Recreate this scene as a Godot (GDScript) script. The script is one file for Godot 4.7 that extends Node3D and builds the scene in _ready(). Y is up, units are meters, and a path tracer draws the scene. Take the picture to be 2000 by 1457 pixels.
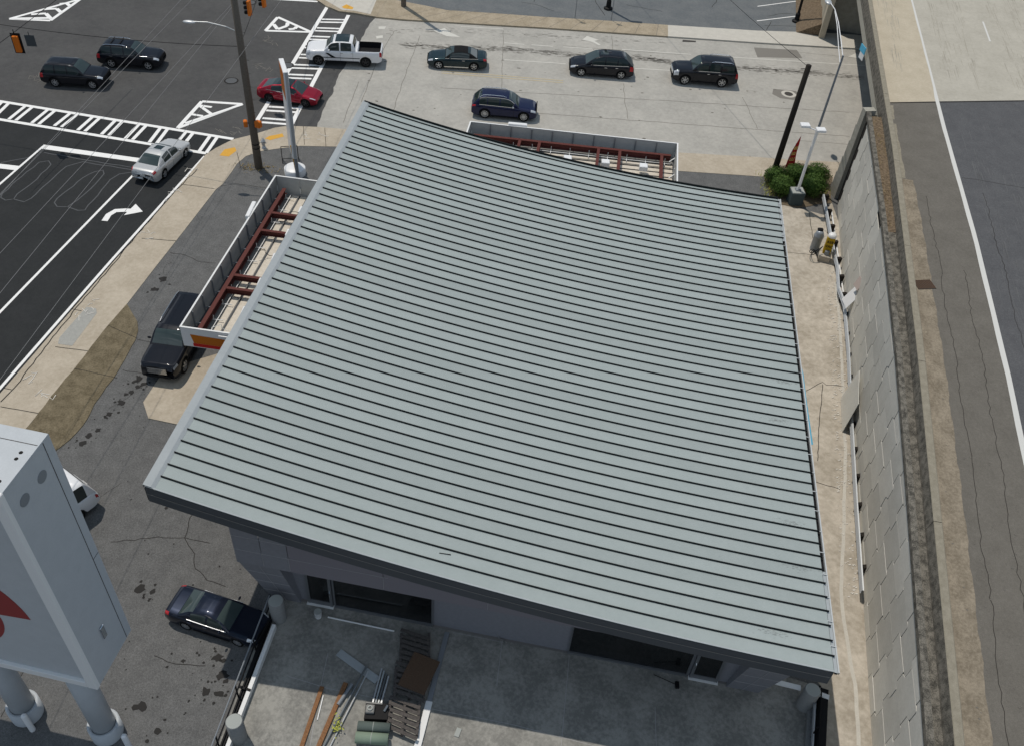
extends Node3D
# An old filling station seen from the air: a swooping standing-seam roof between a street corner and a raised highway.

var M := {}
var D := {}
var used := {}
var rng := RandomNumberGenerator.new()
const STREET := -0.12

func _ready():
	rng.seed = 4711
	# ---- camera, sky, sun, exposure
	var cam := Camera3D.new()
	cam.name = "camera"
	var p := 0.7674349319
	var r := 0.0916004019
	var f := Vector3(0, -sin(p), -cos(p))
	var u := Vector3(0, cos(p), -sin(p))
	var xr := Vector3(1, 0, 0) * cos(r) + u * sin(r)
	var ur := -Vector3(1, 0, 0) * sin(r) + u * cos(r)
	add_child(cam)
	cam.transform = Transform3D(Basis(xr, ur, -f), Vector3(0, 35.0, 0))
	cam.fov = rad_to_deg(2.0 * atan(728.5 / 1800.0))
	cam.near = 0.2
	cam.far = 900.0
	cam.current = true
	var env := Environment.new()
	env.background_mode = Environment.BG_SKY
	var sky := Sky.new()
	var sm := ProceduralSkyMaterial.new()
	sm.sky_top_color = Color(0.38, 0.47, 0.57)
	sm.sky_horizon_color = Color(0.64, 0.69, 0.73)
	sm.sky_curve = 0.12
	sm.ground_bottom_color = Color(0.22, 0.21, 0.20)
	sm.ground_horizon_color = Color(0.50, 0.52, 0.53)
	sm.sun_angle_max = 2.0
	sm.sky_cover = cloud_cover()
	sm.sky_cover_modulate = Color(1, 1, 1, 1)
	sm.energy_multiplier = 1.9
	sky.sky_material = sm
	env.sky = sky
	env.tonemap_mode = Environment.TONE_MAPPER_LINEAR
	env.tonemap_exposure = 0.545
	env.sdfgi_enabled = true
	env.ssao_enabled = true
	env.ssil_enabled = true
	var we := WorldEnvironment.new()
	we.name = "world_environment"
	we.environment = env
	add_child(we)
	var sun := DirectionalLight3D.new()
	sun.name = "sun"
	sun.light_energy = 1.6
	sun.light_color = Color(1.0, 0.965, 0.92)
	sun.light_angular_distance = 0.5
	sun.shadow_enabled = true
	add_child(sun)
	var el := deg_to_rad(66.5)
	var dir := Vector3(0.665 * cos(el), -sin(el), 0.747 * cos(el)).normalized()
	sun.look_at_from_position(Vector3(0, 40, 0), Vector3(0, 40, 0) + dir, Vector3(0, 0, -1))
	outlines()
	make_materials()
	build_ground()
	build_markings()
	build_highway()
	build_store()
	build_canopies()
	build_vehicles()
	build_street_furniture()
	build_east_side()
	build_terrace_things()

func cloud_cover() -> ImageTexture:
	var w := 512
	var h := 256
	var n := FastNoiseLite.new()
	n.seed = 7
	n.noise_type = FastNoiseLite.TYPE_SIMPLEX_SMOOTH
	n.frequency = 1.3
	n.fractal_octaves = 5
	var b := PackedByteArray()
	b.resize(w * h * 4)
	for y in h:
		var th := PI * (y + 0.5) / h
		for x in w:
			var ph := TAU * x / w
			var v := n.get_noise_3d(sin(th) * cos(ph) * 1.6, cos(th) * 2.4, sin(th) * sin(ph) * 1.6)
			var a := smoothstep(0.06, 0.32, v) * 0.85
			if y > h / 2:
				a = 0.0
			var k := (y * w + x) * 4
			b[k] = 236
			b[k + 1] = 238
			b[k + 2] = 240
			b[k + 3] = int(a * 255.0)
	return ImageTexture.create_from_image(Image.create_from_data(w, h, false, Image.FORMAT_RGBA8, b))

# ---------------------------------------------------------------- naming
func numbered(n: String) -> String:
	if not used.has(n):
		used[n] = 0
		return n
	used[n] += 1
	return "%s_%03d" % [n, used[n]]

func thing(called: String, label: String, category: String, at := Vector3.ZERO, turn := 0.0, group := "") -> Node3D:
	var o := Node3D.new()
	o.name = numbered(called)
	add_child(o)
	o.position = at
	o.rotation.y = turn
	tag(o, label, category, group)
	return o

func tag(o: Node, label: String, category: String, group := ""):
	o.set_meta("label", label)
	o.set_meta("category", category)
	if group != "":
		o.set_meta("group", group)

func structure(o: Node3D):
	o.set_meta("kind", "structure")

func obj(called: String, s: SurfaceTool, m: Material, parent: Node = null, smooth := false) -> MeshInstance3D:
	s.generate_normals()
	s.index()
	var mi := MeshInstance3D.new()
	mi.mesh = s.commit()
	mi.material_override = m
	if parent == null:
		mi.name = numbered(called)
		add_child(mi)
	else:
		mi.name = called
		parent.add_child(mi, true)
	return mi

# ---------------------------------------------------------------- mesh helpers
func st(smooth := false) -> SurfaceTool:
	var s := SurfaceTool.new()
	s.begin(Mesh.PRIMITIVE_TRIANGLES)
	s.set_smooth_group(0 if smooth else 4294967295)
	return s

func tri(s: SurfaceTool, a: Vector3, b: Vector3, c: Vector3):
	s.add_vertex(a)
	s.add_vertex(b)
	s.add_vertex(c)

func quad(s: SurfaceTool, a: Vector3, b: Vector3, c: Vector3, d: Vector3):
	tri(s, a, b, c)
	tri(s, a, c, d)

func box(s: SurfaceTool, c: Vector3, size: Vector3, bs := Basis.IDENTITY):
	var h := size * 0.5
	var v := []
	for i in 8:
		v.append(c + bs * Vector3(h.x if i & 1 else -h.x, h.y if i & 2 else -h.y, h.z if i & 4 else -h.z))
	quad(s, v[2], v[3], v[7], v[6])
	quad(s, v[0], v[4], v[5], v[1])
	quad(s, v[4], v[6], v[7], v[5])
	quad(s, v[0], v[1], v[3], v[2])
	quad(s, v[1], v[5], v[7], v[3])
	quad(s, v[0], v[2], v[6], v[4])

# a bar of rectangular section between two points; up gives the section's height direction
func bar(s: SurfaceTool, a: Vector3, b: Vector3, w: float, h: float, up := Vector3.UP):
	var d := b - a
	var l := d.length()
	if l < 0.0001:
		return
	var y := d / l
	var x := y.cross(up)
	if x.length() < 0.001:
		x = y.cross(Vector3.RIGHT)
	x = x.normalized()
	var z := x.cross(y).normalized()
	box(s, (a + b) * 0.5, Vector3(w, l, h), Basis(x, y, z))

# a box with bevelled top edges (six faces plus bevels)
func bevel_box(s: SurfaceTool, c: Vector3, size: Vector3, b: float, bs := Basis.IDENTITY):
	var h := size * 0.5
	var rings := [[-h.y, 0.0], [h.y - b, 0.0], [h.y, b]]
	var prev := []
	for k in rings.size():
		var y: float = rings[k][0]
		var i: float = rings[k][1]
		var cb: float = b
		var pts := [Vector3(-h.x + i + cb, y, -h.z + i), Vector3(h.x - i - cb, y, -h.z + i), Vector3(h.x - i, y, -h.z + i + cb), Vector3(h.x - i, y, h.z - i - cb), Vector3(h.x - i - cb, y, h.z - i), Vector3(-h.x + i + cb, y, h.z - i), Vector3(-h.x + i, y, h.z - i - cb), Vector3(-h.x + i, y, -h.z + i + cb)]
		var cur := []
		for q in pts:
			cur.append(c + bs * q)
		if k > 0:
			for j in 8:
				quad(s, prev[j], prev[(j + 1) % 8], cur[(j + 1) % 8], cur[j])
		if k == 0:
			for j in range(1, 7):
				tri(s, cur[0], cur[j + 1], cur[j])
		if k == rings.size() - 1:
			for j in range(1, 7):
				tri(s, cur[0], cur[j], cur[j + 1])
		prev = cur

func ring_pts(c: Vector3, ax: Vector3, r: float, n: int) -> Array:
	var x := ax.cross(Vector3.UP)
	if x.length() < 0.01:
		x = ax.cross(Vector3.RIGHT)
	x = x.normalized()
	var y := x.cross(ax).normalized()
	var o := []
	for i in n:
		var a := TAU * i / n
		o.append(c + x * cos(a) * r + y * sin(a) * r)
	return o

func tube(s: SurfaceTool, a: Vector3, b: Vector3, r0: float, r1: float, n := 10, caps := true):
	var ax := (b - a).normalized()
	var p := ring_pts(a, ax, r0, n)
	var q := ring_pts(b, ax, r1, n)
	for i in n:
		var j := (i + 1) % n
		quad(s, p[i], q[i], q[j], p[j])
		if caps:
			tri(s, a, p[i], p[j])
			tri(s, b, q[j], q[i])

func path_tube(s: SurfaceTool, pts: Array, r: float, n := 6):
	var prev := []
	for k in pts.size():
		var ax: Vector3 = (pts[min(k + 1, pts.size() - 1)] - pts[max(k - 1, 0)]).normalized()
		var cur := ring_pts(pts[k], ax, r, n)
		if k > 0:
			for i in n:
				quad(s, prev[i], cur[i], cur[(i + 1) % n], prev[(i + 1) % n])
		prev = cur

# rotate a profile [[radius, height], ...] about a vertical axis
func lathe(s: SurfaceTool, c: Vector3, prof: Array, n := 16, bs := Basis.IDENTITY):
	for i in n:
		var a0 := TAU * i / n
		var a1 := TAU * (i + 1) / n
		for k in prof.size() - 1:
			var r0: float = prof[k][0]
			var r1: float = prof[k + 1][0]
			var h0: float = prof[k][1]
			var h1: float = prof[k + 1][1]
			var p0 := c + bs * Vector3(cos(a0) * r0, h0, sin(a0) * r0)
			var p1 := c + bs * Vector3(cos(a1) * r0, h0, sin(a1) * r0)
			var q0 := c + bs * Vector3(cos(a0) * r1, h1, sin(a0) * r1)
			var q1 := c + bs * Vector3(cos(a1) * r1, h1, sin(a1) * r1)
			if r0 > 0.0001:
				tri(s, p0, p1, q1)
			if r1 > 0.0001:
				tri(s, p0, q1, q0)

func v2(a: Array) -> PackedVector2Array:
	var o := PackedVector2Array()
	for e in a:
		o.append(Vector2(e[0], e[1]))
	return o

func sheet(s: SurfaceTool, poly: PackedVector2Array, y: float):
	var idx := Geometry2D.triangulate_polygon(poly)
	for i in range(0, idx.size(), 3):
		var a := poly[idx[i]]
		var b := poly[idx[i + 1]]
		var c := poly[idx[i + 2]]
		var A := Vector3(a.x, y, a.y)
		var B := Vector3(b.x, y, b.y)
		var C := Vector3(c.x, y, c.y)
		if (B - A).cross(C - A).y > 0:
			tri(s, A, C, B)
		else:
			tri(s, A, B, C)

func slab(s: SurfaceTool, poly: PackedVector2Array, y0: float, y1: float):
	sheet(s, poly, y1)
	for i in poly.size():
		var a := poly[i]
		var b := poly[(i + 1) % poly.size()]
		quad(s, Vector3(a.x, y0, a.y), Vector3(b.x, y0, b.y), Vector3(b.x, y1, b.y), Vector3(a.x, y1, a.y))

func ribbon(s: SurfaceTool, pts: PackedVector2Array, w: float, y: float):
	var l := []
	for k in pts.size():
		var d := (pts[min(k + 1, pts.size() - 1)] - pts[max(k - 1, 0)]).normalized()
		var n := Vector2(-d.y, d.x) * w * 0.5
		l.append([pts[k] + n, pts[k] - n])
	for k in l.size() - 1:
		var a: Vector2 = l[k][0]
		var b: Vector2 = l[k + 1][0]
		var c: Vector2 = l[k + 1][1]
		var e: Vector2 = l[k][1]
		quad(s, Vector3(a.x, y, a.y), Vector3(b.x, y, b.y), Vector3(c.x, y, c.y), Vector3(e.x, y, e.y))

# subdivide a polyline and shake it a little: cracks, worn edges
func shake(pts: PackedVector2Array, step: float, amp: float) -> PackedVector2Array:
	var o := PackedVector2Array()
	for k in pts.size() - 1:
		var n: int = max(1, int(pts[k].distance_to(pts[k + 1]) / step))
		for i in n:
			var q := pts[k].lerp(pts[k + 1], float(i) / n)
			if k > 0 or i > 0:
				q += Vector2(rng.randf_range(-amp, amp), rng.randf_range(-amp, amp))
			o.append(q)
	o.append(pts[pts.size() - 1])
	return o

func blob(c: Vector2, r: float, n := 11, rough := 0.35, sx := 1.0) -> PackedVector2Array:
	var o := PackedVector2Array()
	for i in n:
		var a := TAU * i / n
		var k := r * (1.0 + rng.randf_range(-rough, rough))
		o.append(c + Vector2(cos(a) * k * sx, sin(a) * k))
	return o

# ---------------------------------------------------------------- materials
func lin(r: float, g: float, b: float) -> Color:
	return Color(r, g, b).linear_to_srgb()

# speckled two-tone surface: c0 and c1 are linear colours mixed by coarse noise, fine is grain
func surf_tex(seed_: int, c0: Color, c1: Color, fine: float, freq: float, size := 512, contrast := 1.6, grain2 := 0.0) -> ImageTexture:
	var n := FastNoiseLite.new()
	n.seed = seed_
	n.noise_type = FastNoiseLite.TYPE_SIMPLEX_SMOOTH
	n.frequency = freq
	n.fractal_octaves = 5
	n.fractal_gain = 0.6
	var img := n.get_seamless_image(size, size)
	img.convert(Image.FORMAT_L8)
	var src := img.get_data()
	var n2 := FastNoiseLite.new()
	n2.seed = seed_ + 50
	n2.noise_type = FastNoiseLite.TYPE_CELLULAR
	n2.frequency = 0.12
	var im2 := n2.get_seamless_image(size, size)
	im2.convert(Image.FORMAT_L8)
	var src2 := im2.get_data()
	var n3 := FastNoiseLite.new()
	n3.seed = seed_ + 90
	n3.noise_type = FastNoiseLite.TYPE_SIMPLEX_SMOOTH
	n3.frequency = minf(0.2, freq * 7.0)
	n3.fractal_octaves = 4
	n3.fractal_gain = 0.7
	var im3 := n3.get_seamless_image(size, size)
	im3.convert(Image.FORMAT_L8)
	var src3 := im3.get_data()
	var rg := RandomNumberGenerator.new()
	rg.seed = seed_ * 13 + 1
	var b := PackedByteArray()
	b.resize(size * size * 3)
	for i in size * size:
		var t := clampf((src[i] * 0.5 + src3[i] * 0.5) / 255.0 * contrast - 0.5 * contrast + 0.5, 0, 1)
		var k := 1.0 + fine * (rg.randf() - 0.5) * 2.0 + grain2 * (src2[i] / 255.0 - 0.5)
		var c := c0.lerp(c1, t) * k
		b[i * 3] = int(clampf(pow(maxf(c.r, 0.0), 1.0 / 2.2), 0, 1) * 255)
		b[i * 3 + 1] = int(clampf(pow(maxf(c.g, 0.0), 1.0 / 2.2), 0, 1) * 255)
		b[i * 3 + 2] = int(clampf(pow(maxf(c.b, 0.0), 1.0 / 2.2), 0, 1) * 255)
	var out := Image.create_from_data(size, size, false, Image.FORMAT_RGB8, b)
	out.generate_mipmaps()
	return ImageTexture.create_from_image(out)

func tmat(key: String, t: Texture2D, metres: float, rough := 0.9) -> StandardMaterial3D:
	var m := StandardMaterial3D.new()
	m.albedo_texture = t
	m.uv1_triplanar = true
	m.uv1_world_triplanar = true
	m.uv1_scale = Vector3.ONE / metres
	m.roughness = rough
	m.metallic_specular = 0.3
	M[key] = m
	return m

func pmat(key: String, c: Color, rough := 0.6, metal := 0.0) -> StandardMaterial3D:
	var m := StandardMaterial3D.new()
	m.albedo_color = c
	m.roughness = rough
	m.metallic = metal
	m.metallic_specular = 0.5 if rough < 0.45 else 0.25
	M[key] = m
	return m

func make_materials():
	tmat("asphalt_new", surf_tex(1, Color(0.017, 0.019, 0.020), Color(0.025, 0.027, 0.028), 0.25, 0.006), 9.0, 0.85)
	tmat("asphalt_cross", surf_tex(2, Color(0.060, 0.060, 0.060), Color(0.085, 0.085, 0.083), 0.18, 0.006), 14.0, 0.9)
	tmat("asphalt_lot", surf_tex(3, Color(0.095, 0.096, 0.095), Color(0.152, 0.153, 0.150), 0.42, 0.012, 1024, 1.5, 0.4), 11.0, 0.93)
	tmat("asphalt_far", surf_tex(4, Color(0.110, 0.122, 0.130), Color(0.160, 0.170, 0.172), 0.15, 0.01), 12.0, 0.92)
	tmat("asphalt_highway", surf_tex(5, Color(0.078, 0.080, 0.085), Color(0.108, 0.110, 0.114), 0.30, 0.01, 512, 1.6, 0.2), 7.0, 0.92)
	tmat("asphalt_shoulder", surf_tex(6, Color(0.118, 0.109, 0.093), Color(0.158, 0.147, 0.127), 0.18, 0.01), 8.0, 0.92)
	tmat("concrete_street", surf_tex(7, Color(0.335, 0.326, 0.296), Color(0.432, 0.418, 0.378), 0.07, 0.008, 512, 1.8, 0.06), 16.0, 0.9)
	tmat("concrete_walk", surf_tex(8, Color(0.375, 0.325, 0.250), Color(0.475, 0.420, 0.335), 0.06, 0.008, 512, 1.9, 0.04), 10.0, 0.9)
	tmat("concrete_apron", surf_tex(9, Color(0.105, 0.085, 0.050), Color(0.205, 0.170, 0.110), 0.16, 0.014, 512, 2.2, 0.15), 7.0, 0.95)
	tmat("concrete_patch", surf_tex(10, Color(0.30, 0.30, 0.28), Color(0.37, 0.37, 0.34), 0.06, 0.02), 4.0, 0.9)
	tmat("concrete_strip", surf_tex(11, Color(0.330, 0.295, 0.238), Color(0.530, 0.485, 0.412), 0.05, 0.006, 1024, 2.0, 0.03), 20.0, 0.92)
	tmat("concrete_terrace", surf_tex(12, Color(0.190, 0.188, 0.172), Color(0.315, 0.310, 0.282), 0.08, 0.006, 1024, 2.9, 0.05), 11.0, 0.85)
	tmat("concrete_far", surf_tex(13, Color(0.280, 0.235, 0.165), Color(0.420, 0.360, 0.270), 0.14, 0.012, 512, 1.8, 0.1), 10.0, 0.95)
	tmat("concrete_white", surf_tex(14, Color(0.47, 0.45, 0.40), Color(0.56, 0.54, 0.48), 0.06, 0.02), 8.0, 0.9)
	tmat("bridge_deck", surf_tex(15, Color(0.375, 0.355, 0.300), Color(0.455, 0.432, 0.370), 0.07, 0.008, 512, 1.6, 0.05), 13.0, 0.9)
	tmat("bridge_shoulder", surf_tex(16, Color(0.415, 0.365, 0.275), Color(0.500, 0.445, 0.345), 0.07, 0.01), 9.0, 0.9)
	tmat("gutter", surf_tex(17, Color(0.165, 0.138, 0.100), Color(0.300, 0.258, 0.195), 0.16, 0.012, 512, 2.2, 0.1), 8.0, 0.95)
	tmat("barrier", surf_tex(18, Color(0.040, 0.038, 0.032), Color(0.215, 0.200, 0.168), 0.14, 0.016, 512, 2.6, 0.1), 4.0, 0.95)
	tmat("barrier_top", surf_tex(19, Color(0.200, 0.180, 0.135), Color(0.310, 0.285, 0.225), 0.12, 0.02), 4.0, 0.95)
	tmat("ledge_soil", surf_tex(20, Color(0.070, 0.050, 0.032), Color(0.250, 0.190, 0.125), 0.4, 0.03, 512, 2.6, 0.4), 3.5, 1.0)
	tmat("soil", surf_tex(27, Color(0.085, 0.065, 0.042), Color(0.19, 0.15, 0.10), 0.4, 0.03, 512, 2.0, 0.4), 3.0, 1.0)
	for i in 4:
		var k: float = [0.92, 1.0, 1.07, 0.97][i]
		tmat("panel%d" % i, surf_tex(21 + i, Color(0.520, 0.512, 0.465) * k, Color(0.620, 0.610, 0.560) * k, 0.06, 0.012, 256, 1.6, 0.04), 4.0, 0.9)
	tmat("wall_end", surf_tex(25, Color(0.28, 0.27, 0.225), Color(0.43, 0.415, 0.36), 0.1, 0.02, 256), 3.0, 0.95)
	tmat("roof_metal", surf_tex(26, Color(0.310, 0.356, 0.350), Color(0.346, 0.392, 0.386), 0.015, 0.006, 512, 1.4), 10.0, 0.62)
	M.roof_metal.metallic_specular = 0.3
	tmat("roof_edge", surf_tex(28, Color(0.330, 0.360, 0.370), Color(0.380, 0.410, 0.420), 0.02, 0.01, 256), 5.0, 0.45)
	tmat("timber_pole", surf_tex(29, Color(0.105, 0.088, 0.070), Color(0.190, 0.165, 0.135), 0.2, 0.03, 256, 2.0), 1.2, 0.95)
	tmat("dark_timber", surf_tex(30, Color(0.012, 0.010, 0.008), Color(0.030, 0.025, 0.020), 0.2, 0.03, 256, 2.0), 1.2, 0.9)
	tmat("plank", surf_tex(31, Color(0.16, 0.075, 0.032), Color(0.30, 0.155, 0.072), 0.15, 0.03, 256, 2.0), 0.9, 0.9)
	tmat("pallet_wood", surf_tex(32, Color(0.05, 0.045, 0.042), Color(0.12, 0.108, 0.10), 0.15, 0.03, 256, 2.0), 0.9, 0.95)
	tmat("plywood", surf_tex(33, Color(0.07, 0.042, 0.026), Color(0.145, 0.092, 0.058), 0.25, 0.06, 256, 2.0, 0.4), 1.0, 0.95)
	tmat("fascia_panel", surf_tex(34, Color(0.42, 0.435, 0.42), Color(0.50, 0.515, 0.50), 0.04, 0.02, 256), 3.0, 0.6)
	tmat("ceiling_panel", surf_tex(35, Color(0.52, 0.47, 0.39), Color(0.68, 0.63, 0.54), 0.06, 0.03, 256), 2.0, 0.8)
	tmat("red_steel", surf_tex(36, Color(0.075, 0.020, 0.017), Color(0.135, 0.038, 0.031), 0.12, 0.04, 256), 1.5, 0.7)
	tmat("tile_wall", surf_tex(37, Color(0.19, 0.195, 0.215), Color(0.23, 0.235, 0.255), 0.04, 0.03, 256), 2.0, 0.6)
	tmat("galvanised", surf_tex(38, Color(0.42, 0.44, 0.45), Color(0.56, 0.58, 0.59), 0.06, 0.05, 256), 1.0, 0.45)
	M.galvanised.metallic = 0.4
	tmat("pylon_white", surf_tex(39, Color(0.43, 0.46, 0.48), Color(0.48, 0.51, 0.53), 0.015, 0.02, 256), 3.0, 0.4)
	for i in 3:
		tmat("roof_metal%d" % i, M.roof_metal.albedo_texture, 10.0, 0.62)
		M["roof_metal%d" % i].albedo_color = Color.WHITE * [0.965, 1.0, 0.985][i]
		M["roof_metal%d" % i].uv1_offset = Vector3(i * 0.37, i * 0.21, i * 0.53)
	tmat("bollard_concrete", surf_tex(40, Color(0.20, 0.205, 0.20), Color(0.28, 0.285, 0.28), 0.08, 0.03, 256), 1.5, 0.9)
	pmat("roof_smudge", lin(0.235, 0.26, 0.255), 0.7)
	pmat("lip_grey", lin(0.46, 0.48, 0.48), 0.5)
	pmat("hw_paint", lin(0.58, 0.58, 0.55), 0.85)
	pmat("paint_white", lin(0.80, 0.80, 0.78), 0.75)
	pmat("paint_worn", lin(0.56, 0.55, 0.50), 0.85)
	pmat("paint_yellow", lin(0.62, 0.34, 0.06), 0.85)
	pmat("paint_faint_yellow", lin(0.50, 0.42, 0.26), 0.9)
	pmat("paint_grey", lin(0.10, 0.105, 0.11), 0.9)
	pmat("chalk", lin(0.62, 0.60, 0.55), 0.95)
	pmat("blue_paint", lin(0.10, 0.36, 0.52), 0.7)
	pmat("crack", lin(0.028, 0.026, 0.024), 1.0)
	pmat("joint_dark", lin(0.165, 0.155, 0.135), 1.0)
	pmat("tyre_mark", lin(0.20, 0.19, 0.17), 0.95)
	pmat("dirt", lin(0.16, 0.12, 0.075), 1.0)
	pmat("damp", lin(0.075, 0.074, 0.066), 0.9)
	pmat("deck_wear", lin(0.335, 0.315, 0.265), 0.9)
	pmat("lane_wear", lin(0.118, 0.120, 0.122), 0.9)
	pmat("iron", lin(0.07, 0.065, 0.06), 0.8, 0.3)
	pmat("rust", lin(0.11, 0.06, 0.035), 0.9)
	pmat("oil", lin(0.025, 0.024, 0.023), 0.7)
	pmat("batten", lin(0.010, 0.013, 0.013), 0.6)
	pmat("seam", lin(0.20, 0.225, 0.228), 0.5, 0.1)
	pmat("fascia_dark", lin(0.075, 0.082, 0.090), 0.45, 0.1)
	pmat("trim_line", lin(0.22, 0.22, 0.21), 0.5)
	pmat("soffit", lin(0.30, 0.28, 0.25), 0.85)
	var pane := pmat("black_glass", Color(0.10, 0.11, 0.115, 0.6), 0.03)
	pane.transparency = BaseMaterial3D.TRANSPARENCY_ALPHA
	pmat("shop_floor", lin(0.20, 0.19, 0.18), 0.8)
	pmat("shop_wall", lin(0.30, 0.29, 0.28), 0.9)
	pmat("door_metal", lin(0.17, 0.18, 0.19), 0.4, 0.4)
	pmat("white_trim", lin(0.72, 0.73, 0.72), 0.5)
	pmat("gutter_black", lin(0.012, 0.012, 0.013), 0.8)
	pmat("band_panel", lin(0.20, 0.19, 0.21), 0.55)
	pmat("grout", lin(0.36, 0.36, 0.36), 0.8)
	pmat("tyre", lin(0.012, 0.012, 0.012), 0.9)
	pmat("rim", lin(0.50, 0.51, 0.52), 0.3, 0.7)
	pmat("rim_dark", lin(0.05, 0.05, 0.055), 0.4, 0.6)
	pmat("glass", lin(0.022, 0.034, 0.034), 0.04)
	pmat("glass_clear", lin(0.042, 0.060, 0.060), 0.03)
	pmat("chrome", lin(0.75, 0.76, 0.77), 0.15, 0.9)
	pmat("headlamp", lin(0.62, 0.64, 0.66), 0.1, 0.3)
	pmat("tail_lamp", lin(0.42, 0.015, 0.02), 0.15)
	pmat("black_trim", lin(0.010, 0.010, 0.011), 0.6)
	pmat("fabric_black", lin(0.012, 0.012, 0.013), 0.95)
	pmat("plate", lin(0.55, 0.55, 0.53), 0.5)
	pmat("cable", lin(0.22, 0.22, 0.22), 0.6)
	pmat("cable_dark", lin(0.02, 0.02, 0.02), 0.7)
	pmat("signal_orange", lin(0.62, 0.16, 0.02), 0.55)
	pmat("signal_black", lin(0.012, 0.012, 0.012), 0.6)
	pmat("sign_back", lin(0.085, 0.095, 0.10), 0.6, 0.3)
	pmat("white_metal", lin(0.74, 0.75, 0.75), 0.4)
	pmat("grey_metal", lin(0.24, 0.26, 0.28), 0.45, 0.3)
	pmat("emblem_red", lin(0.24, 0.006, 0.010), 0.4)
	pmat("band_orange", lin(0.52, 0.15, 0.014), 0.45)
	pmat("band_red", lin(0.52, 0.018, 0.016), 0.45)
	pmat("banner_red", lin(0.46, 0.035, 0.03), 0.8)
	pmat("banner_yellow", lin(0.72, 0.50, 0.16), 0.8)
	pmat("machine_yellow", lin(0.46, 0.30, 0.018), 0.55)
	pmat("ink", lin(0.012, 0.012, 0.012), 0.7)
	pmat("vac_grey", lin(0.26, 0.29, 0.32), 0.35, 0.2)
	pmat("pedestal", lin(0.055, 0.075, 0.080), 0.7)
	pmat("pedestal_edge", lin(0.34, 0.36, 0.34), 0.8)
	pmat("hydrant_silver", lin(0.46, 0.47, 0.47), 0.4, 0.5)
	pmat("roll_green", lin(0.20, 0.26, 0.20), 0.75)
	pmat("blue_sign", lin(0.10, 0.42, 0.62), 0.5)
	pmat("leaf_pale", lin(0.38, 0.40, 0.08), 0.8)
	pmat("pipe_steel", lin(0.20, 0.22, 0.23), 0.35, 0.6)
	for i in 3:
		var lf := pmat("leaf%d" % i, [lin(0.050, 0.100, 0.020), lin(0.085, 0.140, 0.032), lin(0.034, 0.070, 0.015)][i], 0.7)
		lf.backlight_enabled = true
		lf.backlight = lin(0.03, 0.05, 0.01)
	pmat("dry_leaf", lin(0.26, 0.20, 0.10), 0.95)
	paint("car_black", lin(0.010, 0.011, 0.015))
	paint("car_black_warm", lin(0.008, 0.008, 0.009))
	paint("car_silver", lin(0.50, 0.51, 0.51), 0.25)
	paint("car_white", lin(0.74, 0.75, 0.76))
	paint("car_green", lin(0.014, 0.030, 0.036), 0.3)
	paint("car_blue", lin(0.012, 0.016, 0.052), 0.3)
	paint("car_red", lin(0.28, 0.010, 0.026), 0.35)
	paint("car_navy", lin(0.010, 0.014, 0.026), 0.3)

func paint(key: String, c: Color, metal := 0.05):
	var m := pmat(key, c, 0.32, metal)
	m.clearcoat_enabled = true
	m.clearcoat = 0.65
	m.clearcoat_roughness = 0.05
	m.metallic_specular = 0.12

# ---------------------------------------------------------------- ground, streets, pavements
func P2(k: String) -> PackedVector2Array:
	return v2(D[k])

func flat(called: String, poly: PackedVector2Array, y: float, m: String, parent: Node = null) -> MeshInstance3D:
	var s := st()
	sheet(s, poly, y)
	var o := obj(called, s, M[m], parent)
	if parent == null:
		structure(o)
	return o

var walk: MeshInstance3D
var lot: MeshInstance3D
var cross: MeshInstance3D
var avenue: MeshInstance3D
var junction: MeshInstance3D
var farlot: MeshInstance3D
var strip: MeshInstance3D
var terrace: MeshInstance3D

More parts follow.
